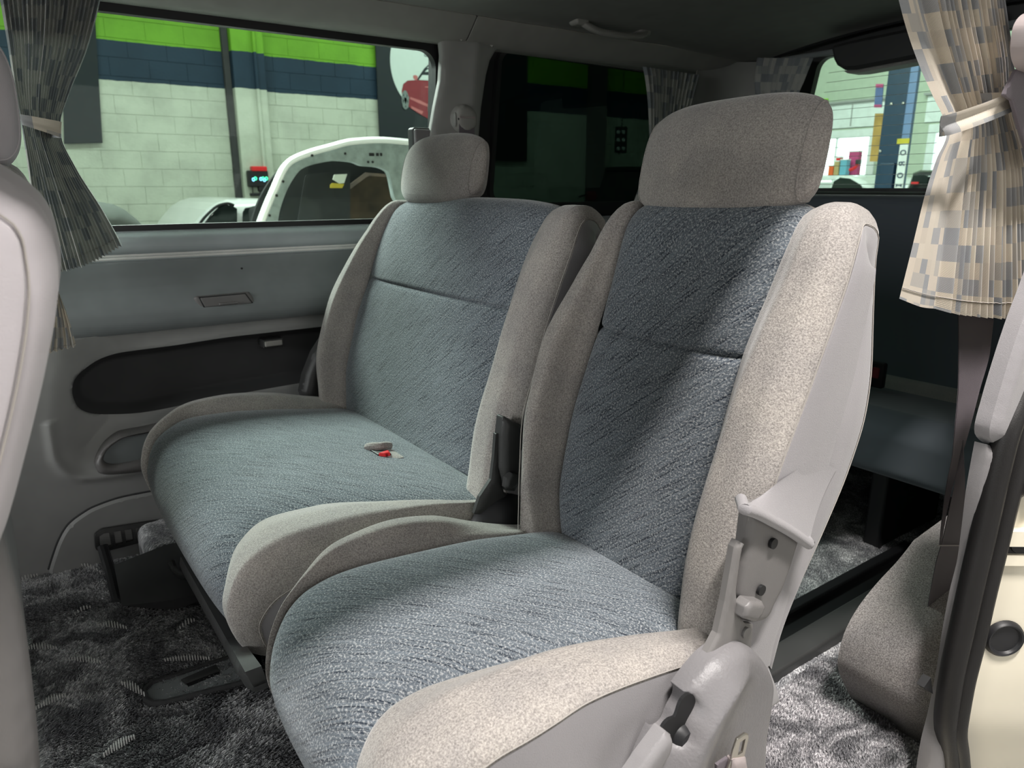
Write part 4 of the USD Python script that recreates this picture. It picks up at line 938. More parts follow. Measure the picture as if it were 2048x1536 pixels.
# ================================================================== seats
def curve(pairs):
    a = np.array(pairs, float); return PchipInterpolator(a[:, 0], a[:, 1], extrapolate=True)
def upholster(parent, prof, axis, A1, A2, B1, B2, cA, cB, d2=.28, arc_sign=1.0, n=110, insert_to=1.0, puff_=.012, seams=(), mats=("seat_insert", "velour", "vinyl"), back_from=None):
    """Upholstered pad. prof: (x, z) line from its start to its end; axis(x, z) -> the point each station shrinks towards.
    A1/A2 (near side) and B1/B2 (far side): y of the insert seam and of the outer seam, by station 0..1; c: crown height of the bolsters."""
    fine = smoothline(prof, 1200); vf = np.linspace(0, 1, 1200); v = np.linspace(0, 1, n)
    seams = [float(vf[:700][np.argmin(np.abs(fine[60:700, 1] - z)) + 60]) for z in seams]
    for s0 in seams: v = np.sort(np.r_[v[np.abs(v - s0) > .011], s0 + np.linspace(-.010, .010, 15)])
    n = len(v); L = np.stack([np.interp(v, vf, fine[:, k]) for k in (0, 1)], 1)
    arc = np.r_[0, np.cumsum(np.linalg.norm(np.diff(L, axis=0), axis=1))] * arc_sign
    AX = np.array([axis(*p) for p in L]); R = L - AX
    ln = np.linalg.norm(R, axis=1, keepdims=True)
    def pts(y, d):       # y, d: (n, m); d in metres below the profile (negative = proud)
        q = L[:, None, :] - R[:, None, :] / ln[:, None, :] * np.minimum(d, ln)[:, :, None]
        return np.stack([q[:, :, 0], y, q[:, :, 1]], -1)
    def section(keys, m, puff=0.0):
        """keys: list of (y array, d array); smooth through them."""
        Y = np.stack([np.broadcast_to(k[0], (n,)) for k in keys], 1); Dp = np.stack([np.broadcast_to(k[1], (n,)) for k in keys], 1)
        s = np.linspace(0, 1, m); oy, od = np.zeros((n, m)), np.zeros((n, m))
        for i in range(n):
            seg = np.r_[0, np.cumsum(np.hypot(np.diff(Y[i]), np.diff(Dp[i])) + 1e-5)]; seg /= seg[-1]
            oy[i], od[i] = PchipInterpolator(seg, Y[i])(s), PchipInterpolator(seg, Dp[i])(s)
        od = od - puff * (1 - np.abs(2 * s - 1) ** 5)[None] + .004 * (np.exp(-s / .03) + np.exp(-(1 - s) / .03))[None]
        return oy, od
    a1, a2, b1, b2, ca, cb = A1(v), A2(v), B1(v), B2(v), cA(v), cB(v)
    dA, dB = d2 if isinstance(d2, tuple) else (d2, d2)
    full = ln[:, 0]
    ins = section([(a1, 0 * v), (a1 * .8 + b1 * .2, -.004), ((a1 + b1) / 2, -.006), (a1 * .2 + b1 * .8, -.004), (b1, 0 * v)], 44, puff_)
    # stitched seams across the insert
    for s0 in seams: ins[1][:] += (.008 * np.exp(-np.abs((v - s0) / .0028) ** 1.2) + .004 * np.exp(-((v - s0) / .02) ** 2))[:, None]
    ni = int(np.searchsorted(v, insert_to)); rows = slice(0, ni)
    out = {}
    P = pts(*ins)[rows]; uv = np.stack([P[:, :, 1], np.broadcast_to(arc[rows][:, None], P.shape[:2])], -1).reshape(-1, 2)
    add("insert", gridmesh(P), mats[0], parent, uv=uv)
    if insert_to < 1:
        P = pts(*ins)[ni - 1:]; add("rear_cover", gridmesh(P), mats[1], parent, smooth=True)
    for sgn, s1, s2, c in ((-1, a1, a2, ca), (1, b1, b2, cb)):
        w = np.abs(s2 - s1); D2 = (dA if sgn < 0 else dB)(v)
        ve = section([(s2, D2), (s2 - sgn * .10 * w, D2 * .5 - .45 * c), (s2 - sgn * .30 * w, np.minimum(D2 * .1, 0) - .88 * c), (s2 - sgn * .56 * w, -.92 * c), (s1 + sgn * .16 * w, -.30 * c), (s1, 0 * v)], 34, .004)
        P = pts(*ve); add("bolster", gridmesh(P, sgn > 0), mats[1], parent, smooth=True)
        vi = section([(s2 + sgn * .004, full), (s2 + sgn * .0045, full * .80), (s2 + sgn * .005, (D2 + full) / 2), (s2 + sgn * .003, D2 + (full - D2) * .2), (s2, D2)], 22, .002)
        P = pts(*vi); add("side_panel", gridmesh(P, sgn > 0), mats[2], parent, smooth=True)
        st = pts(s2[:, None] + sgn * .0006, D2[:, None])[:, 0]
        add("stitching", tube(st[2:-2], .0009, 5), "velour_thread", parent)
    return L, pts

CUSH = [(.785, .34), (.772, .380), (.745, .403), (.65, .418), (.55, .426), (.45, .430), (.36, .428), (.31, .419), (.270, .400), (.245, .365), (.236, .33), (.244, .285), (.264, .245), (.292, .222)]
def cush_axis(x, z): return (max(x, .42) if x > .42 else .42, .20) if z > .2 else (.42, .20)
def headrest(parent, yc, w, x, z0, z1, depth, lean=.10, e=4.2, matn="velour_head", name="headrest", rake=0.0):
    """Pillow: a rounded x-z outline carried across y, closing with rounded ends; piping along its near and far edge."""
    h = z1 - z0
    ring = np.array([(.00, .16), (-.02, .35), (.02, .60), (.14, .82), (.36, .965), (.62, 1.0), (.86, .92), (.98, .70), (1.0, .40), (.94, .14), (.78, .02), (.45, .0), (.14, .03)])
    ring = smoothline(ring, 64, closed=True) - [.5, .5]
    s = np.sin(np.linspace(-np.pi / 2, np.pi / 2, 61)); f = (1 - np.abs(s) ** e) ** (1 / e)
    P = np.zeros((61, 64, 3))
    for i in range(61):
        fx = f[i] ** 1.25; fz = f[i] ** .8
        P[i, :, 0] = x + depth / 2 + ring[:, 0] * depth * fx + (ring[:, 1] * h * fz) * lean + .012 * abs(s[i]) ** 2
        P[i, :, 2] = (z0 + z1) / 2 + ring[:, 1] * h * fz + rake * s[i]
        P[i, :, 1] = yc + s[i] * w / 2 * np.where(ring[:, 0] > 0, 1 - .10 * ring[:, 0], 1.0)
    V, F = gridmesh(np.concatenate([P, P[:, :1]], 1), False)
    hr = add(name, (V, F), matn, parent, smooth=True)
    for i in (9, 51):
        add("seam", tube(P[i], .0016, 6, closed=True), matn, hr)
    for q in (-.07, .07):
        add("post", tube([[x + depth * .55, yc + q, z0 - .06], [x + depth * .55, yc + q, z0 + .05]], .006, 10), "chrome", hr)
    return hr

# ---------------- single seat (near)
ss = thing("single_seat", "single reclining van seat with grey bolsters and blue streaked cloth, nearest the door", "seat", (.5, .75, 0))
v_of = lambda x: x
upholster(ss, CUSH, cush_axis,
          curve([(0, .56), (.16, .572), (.38, .615), (.58, .655), (.68, .668), (.78, .650), (.88, .640), (1, .645)]),
          curve([(0, .500), (.3, .492), (.52, .494), (.64, .512), (.74, .540), (.84, .555), (1, .565)]),
          curve([(0, .93), (.16, .935), (.30, .952), (.46, .962), (.58, .972), (.66, .968), (.76, .938), (.88, .905), (1, .865)]),
          curve([(0, 1.00), (.2, 1.02), (.4, 1.045), (.56, 1.032), (.66, .985), (.76, .940), (.88, .908), (1, .87)]),
          curve([(0, .008), (.16, .020), (.3, .034), (.45, .044), (.60, .032), (.70, .016), (.8, .006), (1, .002)]),
          curve([(0, -.02), (.14, -.016), (.25, .002), (.36, .028), (.46, .036), (.58, .028), (.70, .008), (1, .002)]),
          d2=(curve([(0, .0), (.16, -.008), (.3, -.024), (.48, -.034), (.60, -.016), (.70, .006), (.8, .012), (1, .012)]), curve([(0, .05), (.2, .045), (.5, .040), (.7, .02), (.85, .015), (1, .015)])), arc_sign=-1.0)
BACK = [(.815, .315), (.775, .345), (.756, .395), (.768, .47), (.790, .57), (.812, .66), (.835, .765), (.860, .87), (.875, .925), (.888, .950), (.906, .965), (.932, .971), (.962, .966), (.985, .945), (.988, .89), (.975, .79), (.955, .70), (.925, .62), (.886, .55), (.845, .48), (.815, .41), (.806, .345)]
def back_axis(x, z):
    zz = min(max(z, .37), .90); return (np.interp(zz, [.3, .40, .57, .765, .90], [.785, .785, .838, .896, .922]), zz)
upholster(ss, BACK, back_axis,
          curve([(0, .620), (.08, .625), (.16, .632), (.24, .627), (.34, .618), (.42, .598), (.47, .588), (.55, .59), (1, .60)]),
          curve([(0, .50), (.1, .492), (.3, .488), (.42, .490), (.47, .498), (.52, .515), (.58, .515), (.75, .49), (1, .50)]),
          curve([(0, .885), (.06, .90), (.14, .935), (.22, .938), (.32, .920), (.40, .905), (.47, .902), (.55, .90), (1, .90)]),
          curve([(0, .93), (.08, .945), (.16, .968), (.24, .995), (.32, .996), (.40, .968), (.46, .940), (.52, .925), (.6, .925), (.8, .99), (1, .98)]),
          curve([(0, .045), (.1, .075), (.2, .085), (.3, .072), (.4, .042), (.47, .018), (.53, .004), (1, 0)]),
          curve([(0, .03), (.1, .050), (.2, .070), (.3, .070), (.4, .040), (.47, .014), (.53, .002), (1, 0)]),
          d2=curve([(0, -.04), (.08, -.065), (.16, -.068), (.24, -.062), (.34, -.03), (.42, -.004), (.48, .012), (.56, .02), (.7, .006), (1, .006)]), arc_sign=1.0, insert_to=.52, seams=(.767,))
headrest(ss, .752, .332, .890, .958, 1.130, .085, lean=.16, rake=-.004, e=3.4)
# welted cover hem, hinge and levers on the door side
HY = .470
def hy(pts, y=HY): return rpoly(tY(pts, y), 0)
hc = add("hinge_cover", pY(rpoly(tY([(1500, 1005), (1560, 1010), (1604, 1050), (1597, 1086), (1582, 1135), (1567, 1178), (1551, 1205), (1542, 1231), (1528, 1245), (1509, 1249), (1488, 1242), (1477, 1228), (1473, 1191), (1484, 1121), (1491, 1083)], .474), .006), .488, .018, .011, .005), "hinge_grey", ss)
for px, py in ((1542, 1085), (1518, 1178)):
    c = onY(px, py, .470); add("screw_hole", disc_y(c[0], .4668, c[2], .0068, .004, 18), "gasket", hc)
add("recline_button", pY(rpoly(tY([(1487, 1238), (1492, 1215), (1503, 1203), (1528, 1204), (1531, 1215), (1522, 1235), (1510, 1245)], .455), .003), .472, .020, .006, .003), "hinge_grey", hc)
add("steel_arm", pY(rpoly(tY([(1478, 1082), (1488, 1088), (1482, 1120), (1474, 1180), (1477, 1230), (1492, 1248), (1509, 1250), (1503, 1298), (1478, 1300), (1440, 1330), (1405, 1350), (1402, 1334), (1437, 1268), (1451, 1205), (1462, 1144), (1470, 1095)], HY), .002), HY + .010, .012, .004, .004), "steel_arm", ss)
flg = smoothline([onY(a, b, .474) for a, b in ((1479, 1084), (1472, 1100), (1464, 1144), (1453, 1205), (1440, 1268), (1424, 1302), (1404, 1335))], 50)
add("arm_flange", tube(flg, .0040, 10, flat=1.5), "steel_arm", ss)
c = onY(1493, 1266, HY - .004); add("rivet", disc_y(c[0], HY - .003, c[2], .007, .004, 18), "steel_arm", ss)
HE = .464
hemL = smoothline([onY(a, b, HE) for a, b in ((1487, 1014), (1510, 1021), (1545, 1039), (1580, 1059), (1606, 1077), (1619, 1086))], 60)
hemU = smoothline([onY(a, b, .4838) for a, b in ((1494, 1010), (1522, 992), (1560, 962), (1606, 935), (1648, 930), (1674, 938))], 60)
P = np.stack([hemU + (hemL - hemU) * q - np.array([0, 1, 0]) * ((hemL - hemU)[:, 1:2] * (q - q ** 2.0)) * 1.0 for q in np.linspace(0, 1, 20)], 1)
add("cover_skirt", gridmesh(P), "vinyl", ss, smooth=True)
add("welt", tube(np.vstack([hemL[0] + [.016, .016, .0], hemL + [0, -.001, -.002], hemL[-1] + [.004, .014, .006]]), .0070, 12), "vinyl", ss)
LYc = .462
lcq = [onY(a, b, y)[[0, 2]] for a, b, y in ((1284, 1575, .456), (1330, 1467, .456), (1364, 1408, .457), (1402, 1348, .459), (1432, 1314, .460), (1456, 1298, .460), (1479, 1288, .460), (1499, 1294, .458), (1529, 1320, .455), (1545, 1347, .455), (1550, 1379, .455), (1545, 1419, .455), (1537, 1469, .455), (1533, 1540, .455), (1532, 1660, .455))]
lcp = rpoly(np.vstack([smoothline(np.array(lcq), 110), [onY(1244, 1660, .456)[[0, 2]]]]), 0)
slot = rpoly(smoothline(tY([(1397, 1410), (1406, 1416), (1406, 1428), (1393, 1455), (1378, 1487), (1364, 1496), (1353, 1489), (1350, 1472), (1358, 1462), (1372, 1455), (1381, 1436), (1388, 1418)], .437), 60, closed=True), 0).buffer(.0012)
V, F = puff(lcp.difference(slot), .034, .013, .0045)
rdg = sg.LineString(tY([(1488, 1300), (1478, 1335), (1455, 1385), (1425, 1440), (1400, 1500), (1376, 1560), (1345, 1640)], .432))
dr_ = shapely.distance(rdg, shapely.points(V[:, :2])); rt_ = V[:, 0] > np.interp(-V[:, 1], -np.array(rdg.coords)[:, 1], np.array(rdg.coords)[:, 0])
dx_ = shapely.distance(sg.Polygon(max(getattr(lcp, "geoms", [lcp]), key=lambda g: g.area).exterior).exterior, shapely.points(V[:, :2]))
V[:, 2] += np.where(V[:, 2] > .004, np.minimum(dx_ / .03, 1) ** 1.3 * np.where(rt_, .026 * np.exp(-(dr_ / .050) ** 2), .026 * np.exp(-(dr_ / .034) ** 1.5)), 0)
lc = add("recliner_cover", np_xz(V, LYc + .025), F=None) if False else add("recliner_cover", (np.c_[V[:, 0], LYc + .022 - V[:, 2], V[:, 1]], F), "cover_grey", ss, smooth=60)
add("slot_back", pY(slot.buffer(.003), LYc - .006, .004, 0, .01), "gasket", lc)
add("slot_bolt", lathe([(0, .010), (.010, .009), (.014, .004), (.016, 0)], onY(1364, 1474, .452), (0, -1, 0), 20), "black_plastic", lc)
add("tilt_lever", pY(rpoly(tY([(1340, 1468), (1350, 1476), (1353, 1491), (1345, 1509), (1318, 1560), (1280, 1620), (1255, 1590), (1296, 1528)], .430), .003), .452, .024, .009, .005), "trim_grey", ss)
# belt tongue
bt = thing("belt_tongue", "metal seat belt tongue with a square window, parked on the single seat's door-side cover", "belt tongue", tuple(onY(1478, 1500, .424)))
to = rpoly(tY([(1474, 1477), (1490, 1466), (1496, 1468), (1497, 1474), (1488, 1512), (1492, 1522), (1486, 1545), (1452, 1545), (1462, 1520), (1466, 1500)], .428), .001)
ti = rpoly(tY([(1479, 1484), (1490, 1476), (1484, 1504), (1474, 1510)], .428), .0008)
add("tongue_plate", pY(to.difference(ti), .430, .003, .001, .003), "chrome", bt)
add("tongue_grip", pY(rpoly(tY([(1468, 1520), (1494, 1516), (1500, 1560), (1462, 1570)], .424), .002), .434, .012, .004, .004), "anchor", bt)
add("webbing", pY(rpoly(tY([(1440, 1535), (1462, 1520), (1470, 1600), (1440, 1620)], .428)), .436, .004, .001, .01), "belt", bt)
# pedestal
add("pedestal", box(.40, .82, .56, .98, .03, .24, .02), "dark_plastic", ss)
add("runner", box(.26, .95, .56, .60, -.002, .035, .006), "black_plastic", ss); add("runner", box(.26, .95, .94, .98, -.002, .035, .006), "black_plastic", ss)

# ---------------- two-seat bench (far)
bs_ = thing("bench_seat", "two-person van bench seat with one headrest, beside the far side panels", "bench seat", (.5, 1.55, 0))
upholster(bs_, CUSH, cush_axis,
          curve([(0, 1.10), (.16, 1.10), (.38, 1.175), (.52, 1.225), (.64, 1.235), (.72, 1.205), (.80, 1.165), (.9, 1.16), (1, 1.17)]),
          curve([(0, 1.062), (.3, 1.064), (.6, 1.072), (.74, 1.08), (.85, 1.09), (1, 1.11)]),
          curve([(0, 1.86), (.16, 1.86), (.35, 1.90), (.5, 1.93), (.60, 1.94), (.70, 1.905), (.80, 1.865), (.9, 1.84), (1, 1.80)]),
          curve([(0, 1.98), (.2, 2.00), (.4, 2.03), (.55, 2.025), (.66, 1.97), (.76, 1.915), (.88, 1.87), (1, 1.825)]),
          curve([(0, .0), (.16, .004), (.3, .012), (.45, .014), (.62, .012), (.75, .010), (1, .004)]),
          curve([(0, .0), (.16, .006), (.3, .020), (.45, .026), (.58, .022), (.72, .012), (1, .004)]),
          d2=curve([(0, .02), (.2, .04), (.5, .05), (.7, .06), (.85, .04), (1, .03)]), arc_sign=-1.0)
BACKB = [(.815, .315), (.775, .345), (.754, .395), (.772, .47), (.796, .57), (.818, .66), (.840, .765), (.870, .87), (.892, .920), (.908, .944), (.930, .958), (.958, .960), (.985, .950), (1.008, .925), (1.012, .88), (.985, .75), (.95, .58), (.915, .44), (.895, .36), (.870, .32)]
def backb_axis(x, z):
    zz = min(max(z, .40), .89); return (np.interp(zz, [.3, .40, .57, .765, .89], [.835, .835, .873, .912, .955]), zz)
upholster(bs_, BACKB, backb_axis,
          curve([(0, 1.19), (.08, 1.205), (.16, 1.215), (.26, 1.200), (.34, 1.185), (.42, 1.168), (.47, 1.155), (.55, 1.15), (1, 1.16)]),
          curve([(0, 1.06), (.1, 1.055), (.3, 1.040), (.42, 1.040), (.48, 1.055), (.55, 1.07), (.75, 1.05), (1, 1.06)]),
          curve([(0, 1.85), (.08, 1.862), (.15, 1.905), (.25, 1.895), (.34, 1.850), (.42, 1.826), (.47, 1.812), (.55, 1.80), (1, 1.82)]),
          curve([(0, 1.93), (.08, 1.945), (.18, 1.985), (.28, 1.985), (.36, 1.940), (.43, 1.890), (.48, 1.855), (.54, 1.835), (.8, 1.93), (1, 1.93)]),
          curve([(0, .03), (.1, .050), (.2, .060), (.3, .050), (.4, .030), (.47, .012), (.53, .002), (1, 0)]),
          curve([(0, .03), (.1, .055), (.2, .072), (.3, .062), (.4, .036), (.47, .012), (.53, .002), (1, 0)]),
          d2=curve([(0, .0), (.1, -.02), (.2, -.03), (.3, -.02), (.4, .0), (.48, .012), (.56, .03), (.7, .02), (1, .02)]), arc_sign=1.0, insert_to=.54, seams=(.763,))
headrest(bs_, 1.638, .375, .905, .956, 1.128, .095, lean=.14, e=2.9)
# near hinge of the bench, in the gap between the seats
BY2 = 1.045
add("hinge_cover", pY(rpoly(tY([(1003, 830), (1046, 852), (1044, 900), (1036, 960), (1028, 981), (1008, 980), (998, 935), (999, 868)], BY2), .004), BY2 + .015, .030, .012, .006), "dark_plastic", bs_)
add("recline_button", pY(rpoly(tY([(1008, 975), (1012, 955), (1022, 945), (1036, 948), (1034, 968), (1020, 978)], BY2 - .02), .003), BY2 - .012, .016, .005, .003), "dark_plastic", bs_)
add("steel_arm", pY(rpoly(tY([(994, 868), (999, 868), (998, 935), (1010, 985), (1030, 1000), (1020, 1030), (950, 1030), (962, 995), (985, 960), (991, 910)], BY2), .002), BY2 + .012, .012, .004, .005), "dark_plastic", bs_)
add("recliner_dome", lathe([(0, .05), (.03, .046), (.055, .034), (.072, .012), (.075, 0)], onY(1000, 1045, 1.06) + [0, 0, -.012], (0, -1, 0), 30), "black_plastic", bs_)
add("cable_loop", tube(smoothline([onY(a, b, 1.0) for a, b in ((1022, 1072), (1045, 1065), (1060, 1040), (1064, 1010), (1058, 985), (1050, 960), (1046, 900))], 40), .005, 8), "dark_plastic", bs_)
fc = rpoly(tY([(652, 668), (628, 705), (610, 750), (603, 785), (608, 802), (630, 808), (680, 815), (730, 760), (720, 660)], 2.02), .006)
add("far_hinge_cover", pY(fc, 2.05, .05, .025, .008), "dark_plastic", bs_)
add("hinge_stay", tube([onY(668, 800, 1.98), onY(660, 822, 1.97)], .004, 8), "steel_arm", bs_)
lgx = lambda py: .25 + .05 * (py - 1140) / 245
lp_ = np.array([onX(a, b, lgx(b))[1:] for a, b in ((345, 1146), (350, 1138), (362, 1150), (374, 1185), (405, 1262), (436, 1335), (447, 1376), (470, 1386), (512, 1382), (562, 1366), (610, 1300), (480, 1270), (372, 1110))])
V, F = puff(max(getattr(rpoly(lp_, 0), "geoms", [rpoly(lp_, 0)]), key=lambda g: g.area), .034, .012, .012)
add("leg", (np.c_[.285 + .05 * (1 - V[:, 1] / .16) - V[:, 2], V[:, 0], np.maximum(V[:, 1], .014)], F[:, ::-1]), "dark_plastic", bs_)
add("pedestal", box(.40, .84, 1.10, 1.95, .03, .24, .02), "black_plastic", bs_)
c = onX(364, 1154, .25); add("leg_bolt", lathe([(0, .006), (.004, .005), (.006, 0)], (.252, c[1], c[2]), (-1, 0, 0), 12), "chrome", bs_)
add("release_lever", tube(smoothline([onX(343, 1124, .25), onX(347, 1136, .25), onX(358, 1148, .25), onX(385, 1146, .26)], 16), .008, 10), "dark_plastic", bs_)
# floor track cover
tk = thing("track_cover", "dark plastic seat track end cover let into the carpet before the bench foot", "track cover", tuple(onZ(360, 1375, 0)))
tp = rpoly(tZ([(286, 1402), (282, 1380), (300, 1362), (345, 1348), (430, 1320), (520, 1290), (560, 1350), (455, 1376), (330, 1408), (302, 1410)], .012), .01)
add("rim", pZ(tp.difference(tp.buffer(-.010)), -.006, .022, .004, .01), "pocket_dark", tk)
add("plate", pZ(tp.buffer(-.008), -.004, .014, .003, .012), "panel_fabric", tk)
sp = tZ([(372, 1366), (436, 1341), (440, 1346), (376, 1372)], .012)
add("groove", pZ(rpoly(sp), .006, .006, 0, .02), "gasket", tk)
add("raised_rail", pZ(rpoly(tZ([(362, 1360), (432, 1330), (440, 1342), (372, 1368)], .012)), .004, .012, .003, .01), "dark_plastic", tk)
# buckle in the bench cushion
bk = thing("belt_buckle", "red-buttoned belt buckle sunk in a slot of the bench cushion", "belt buckle", tuple(onZ(765, 908, .42)))
def cz(px, py): return onZ(px, py, .436)
sur = np.array([cz(a, b)[:2] for a, b in ((727, 897), (735, 892), (775, 892), (786, 899), (808, 913), (800, 915), (752, 914))])
add("cloth_flap", pZ(rpoly(sur, .003), .420, .019, .004, .005), "velour", bk)
hol = np.array([cz(a, b)[:2] for a, b in ((740, 903), (752, 905), (776, 904), (783, 912), (756, 913))])
add("slot", pZ(rpoly(hol, .001), .434, .0075, .001, .005), "gasket", bk)
but = np.array([cz(a, b)[:2] for a, b in ((757, 913), (766, 910), (777, 906.5), (781, 912.5), (770, 914))])
add("release_button", pZ(rpoly(but, .001), .436, .009, .002, .004), "red_plastic", bk)
fl2 = smoothline([cz(735, 898) + [0, 0, .004], cz(748, 901) + [0, 0, .010], cz(765, 901) + [0, 0, .011], cz(780, 897) + [0, 0, .006]], 20)
add("fold", tube(fl2, .009, 10), "velour", bk)

# ---------------- front seats at the left edge of the view
def front_seat(label, y0, y1, rear, zb, vin):
    """A front seat seen from behind its shoulder: rear = (x, z) points of the rear face from the top down."""
    t = thing("front_seat", label, "front seat", (-.3, (y0 + y1) / 2, 0))
    R_ = smoothline(rear, 16); top = R_[0]
    F_ = (R_ - [.135, 0])[::-1]; F_[:, 0] += .012 * np.sin(np.linspace(0, np.pi, 16))
    prof = np.vstack([[[F_[0][0] + .03, zb - .05]], F_, [[top[0] - .118, top[1] + .010], [top[0] - .085, top[1] + .020], [top[0] - .04, top[1] + .018], [top[0] - .012, top[1] + .009]], R_, [[R_[-1][0] - .03, zb - .05]]])
    mid = (R_ + F_[::-1]) / 2
    ax = lambda x, z: (float(np.interp(min(max(z, zb), top[1] - .05), mid[::-1, 1], mid[::-1, 0])), min(max(z, zb), top[1] - .05))
    cst = lambda q: curve([(0, q), (.5, q), (1, q)])
    upholster(t, prof, ax, cst(y0 + .11), cst(y0), cst(y1 - .11), cst(y1), curve([(0, .03), (.25, .05), (.42, .01), (.55, .0), (1, 0)]), curve([(0, .03), (.25, .05), (.42, .01), (.55, .0), (1, 0)]),
              d2=curve([(0, -.01), (.25, -.02), (.42, .01), (.55, .018), (.8, .014), (1, .014)]), insert_to=.50, mats=("seat_insert", vin, vin))
    cp = np.array(CUSH); cp = np.c_[-.18 - (.745 - cp[:, 0]), cp[:, 1] - .01]
    upholster(t, cp, lambda x, z: (max(x, -.50) if x > -.50 else -.50, .19) if z > .19 else (-.50, .19), cst(y0 + .10), cst(y0 + .01), cst(y1 - .10), cst(y1 - .01),
              curve([(0, .0), (.4, .03), (.7, .01), (1, .002)]), curve([(0, .0), (.4, .03), (.7, .01), (1, .002)]), d2=curve([(0, .02), (.5, .02), (1, .02)]), arc_sign=-1.0, mats=("seat_insert", "velour", vin))
    add("pedestal", box(-.62, -.12, y0 + .06, y1 - .06, -.005, .24, .02), "dark_plastic", t)
    return t, top
rear_n = tY([(34, 386), (54, 397), (88, 438), (108, 495), (114, 550), (110, 625), (90, 742), (66, 850), (41, 950), (17, 1040), (0, 1095)], .58)
fs, tp_ = front_seat("pale lilac front seat back blurred at the left edge of the view", .585, 1.03, rear_n, float(rear_n[-1][1]), "front_vinyl")
lw = rpoly(np.vstack([smoothline(tY([(-60, 1060), (6, 1085), (22, 1150), (45, 1250), (62, 1350), (78, 1480), (86, 1600)], .66), 40), tY([(-260, 1600), (-260, 1060)], .66)]), 0)
V, F = puff(lw, .30, .03, .015)
add("lower_frame", (np.c_[V[:, 0], .96 - V[:, 2], V[:, 1]], F), "hinge_grey", fs)
headrest(fs, .81, .32, tp_[0] - .13, tp_[1] + .05, tp_[1] + .21, .10, lean=.12)
rear_d = np.array([[.058, 1.02], [.070, .985], [.074, .93], [.066, .86], [.048, .78], [.020, .68], [-.02, .56], [-.05, .47]])
fd, tp_ = front_seat("grey driver's seat headrest and back at the upper left edge", 1.42, 1.88, rear_d, .47, "velour")
headrest(fd, 1.60, .36, -.030, 1.030, 1.232, .105, lean=.03, matn="front_vinyl", e=5.0)

# ---------------- third row bench in the dark rear
tb = thing("rear_bench", "rear bench seat in shadow behind the single seat", "bench seat", (2.1, 1.2, 0))
def slab(pts, y0, y1, r):
    s = trimesh.creation.icosphere(2, r).vertices
    return hull(np.vstack([s + [x, y, z] for x, z in pts for y in (y0 + r, y1 - r)]))
add("cushion", slab([(1.87, .30), (1.865, .365), (1.90, .385), (2.40, .37), (2.40, .29)], .62, 2.06, .045), "seat_insert", tb)
add("cushion_edge", slab([(2.10, .38), (2.22, .39), (2.3, .38)], .66, 2.02, .042), "velour", tb)
add("backrest", slab([(2.32, .42), (2.50, .93), (2.58, .93), (2.44, .42)], .66, 2.02, .045), "seat_insert", tb)
add("side_wing", slab([(2.24, .42), (2.42, .90), (2.50, .90), (2.40, .42)], 1.92, 2.06, .04), "velour", tb)
add("side_wing", slab([(2.24, .42), (2.42, .90), (2.50, .90), (2.40, .42)], .62, .76, .04), "velour", tb)
add("armrest", slab([(2.02, .44), (2.02, .47), (2.35, .50), (2.35, .44)], 1.28, 1.40, .03), "dark_plastic", tb)
add("leg", box(1.95, 2.3, .92, .97, -.01, .28, .01), "black_plastic", tb); add("leg", box(1.95, 2.3, 1.8, 1.85, -.01, .28, .01), "black_plastic", tb)
rb_ = thing("belt_buckle", "dark red belt buckle standing in the shadowed rear bench", "belt buckle", tuple(onX(1754, 760, 2.05)))
c = onX(1754, 745, 2.05)
add("case", box(c[0] - .006, c[0] + .016, c[1] - .022, c[1] + .022, c[2] - .045, c[2] + .03, .006), "black_plastic", rb_)
add("button", box(c[0] - .010, c[0], c[1] - .010, c[1] + .010, c[2] - .016, c[2] + .016, .003), "banner_red", rb_)

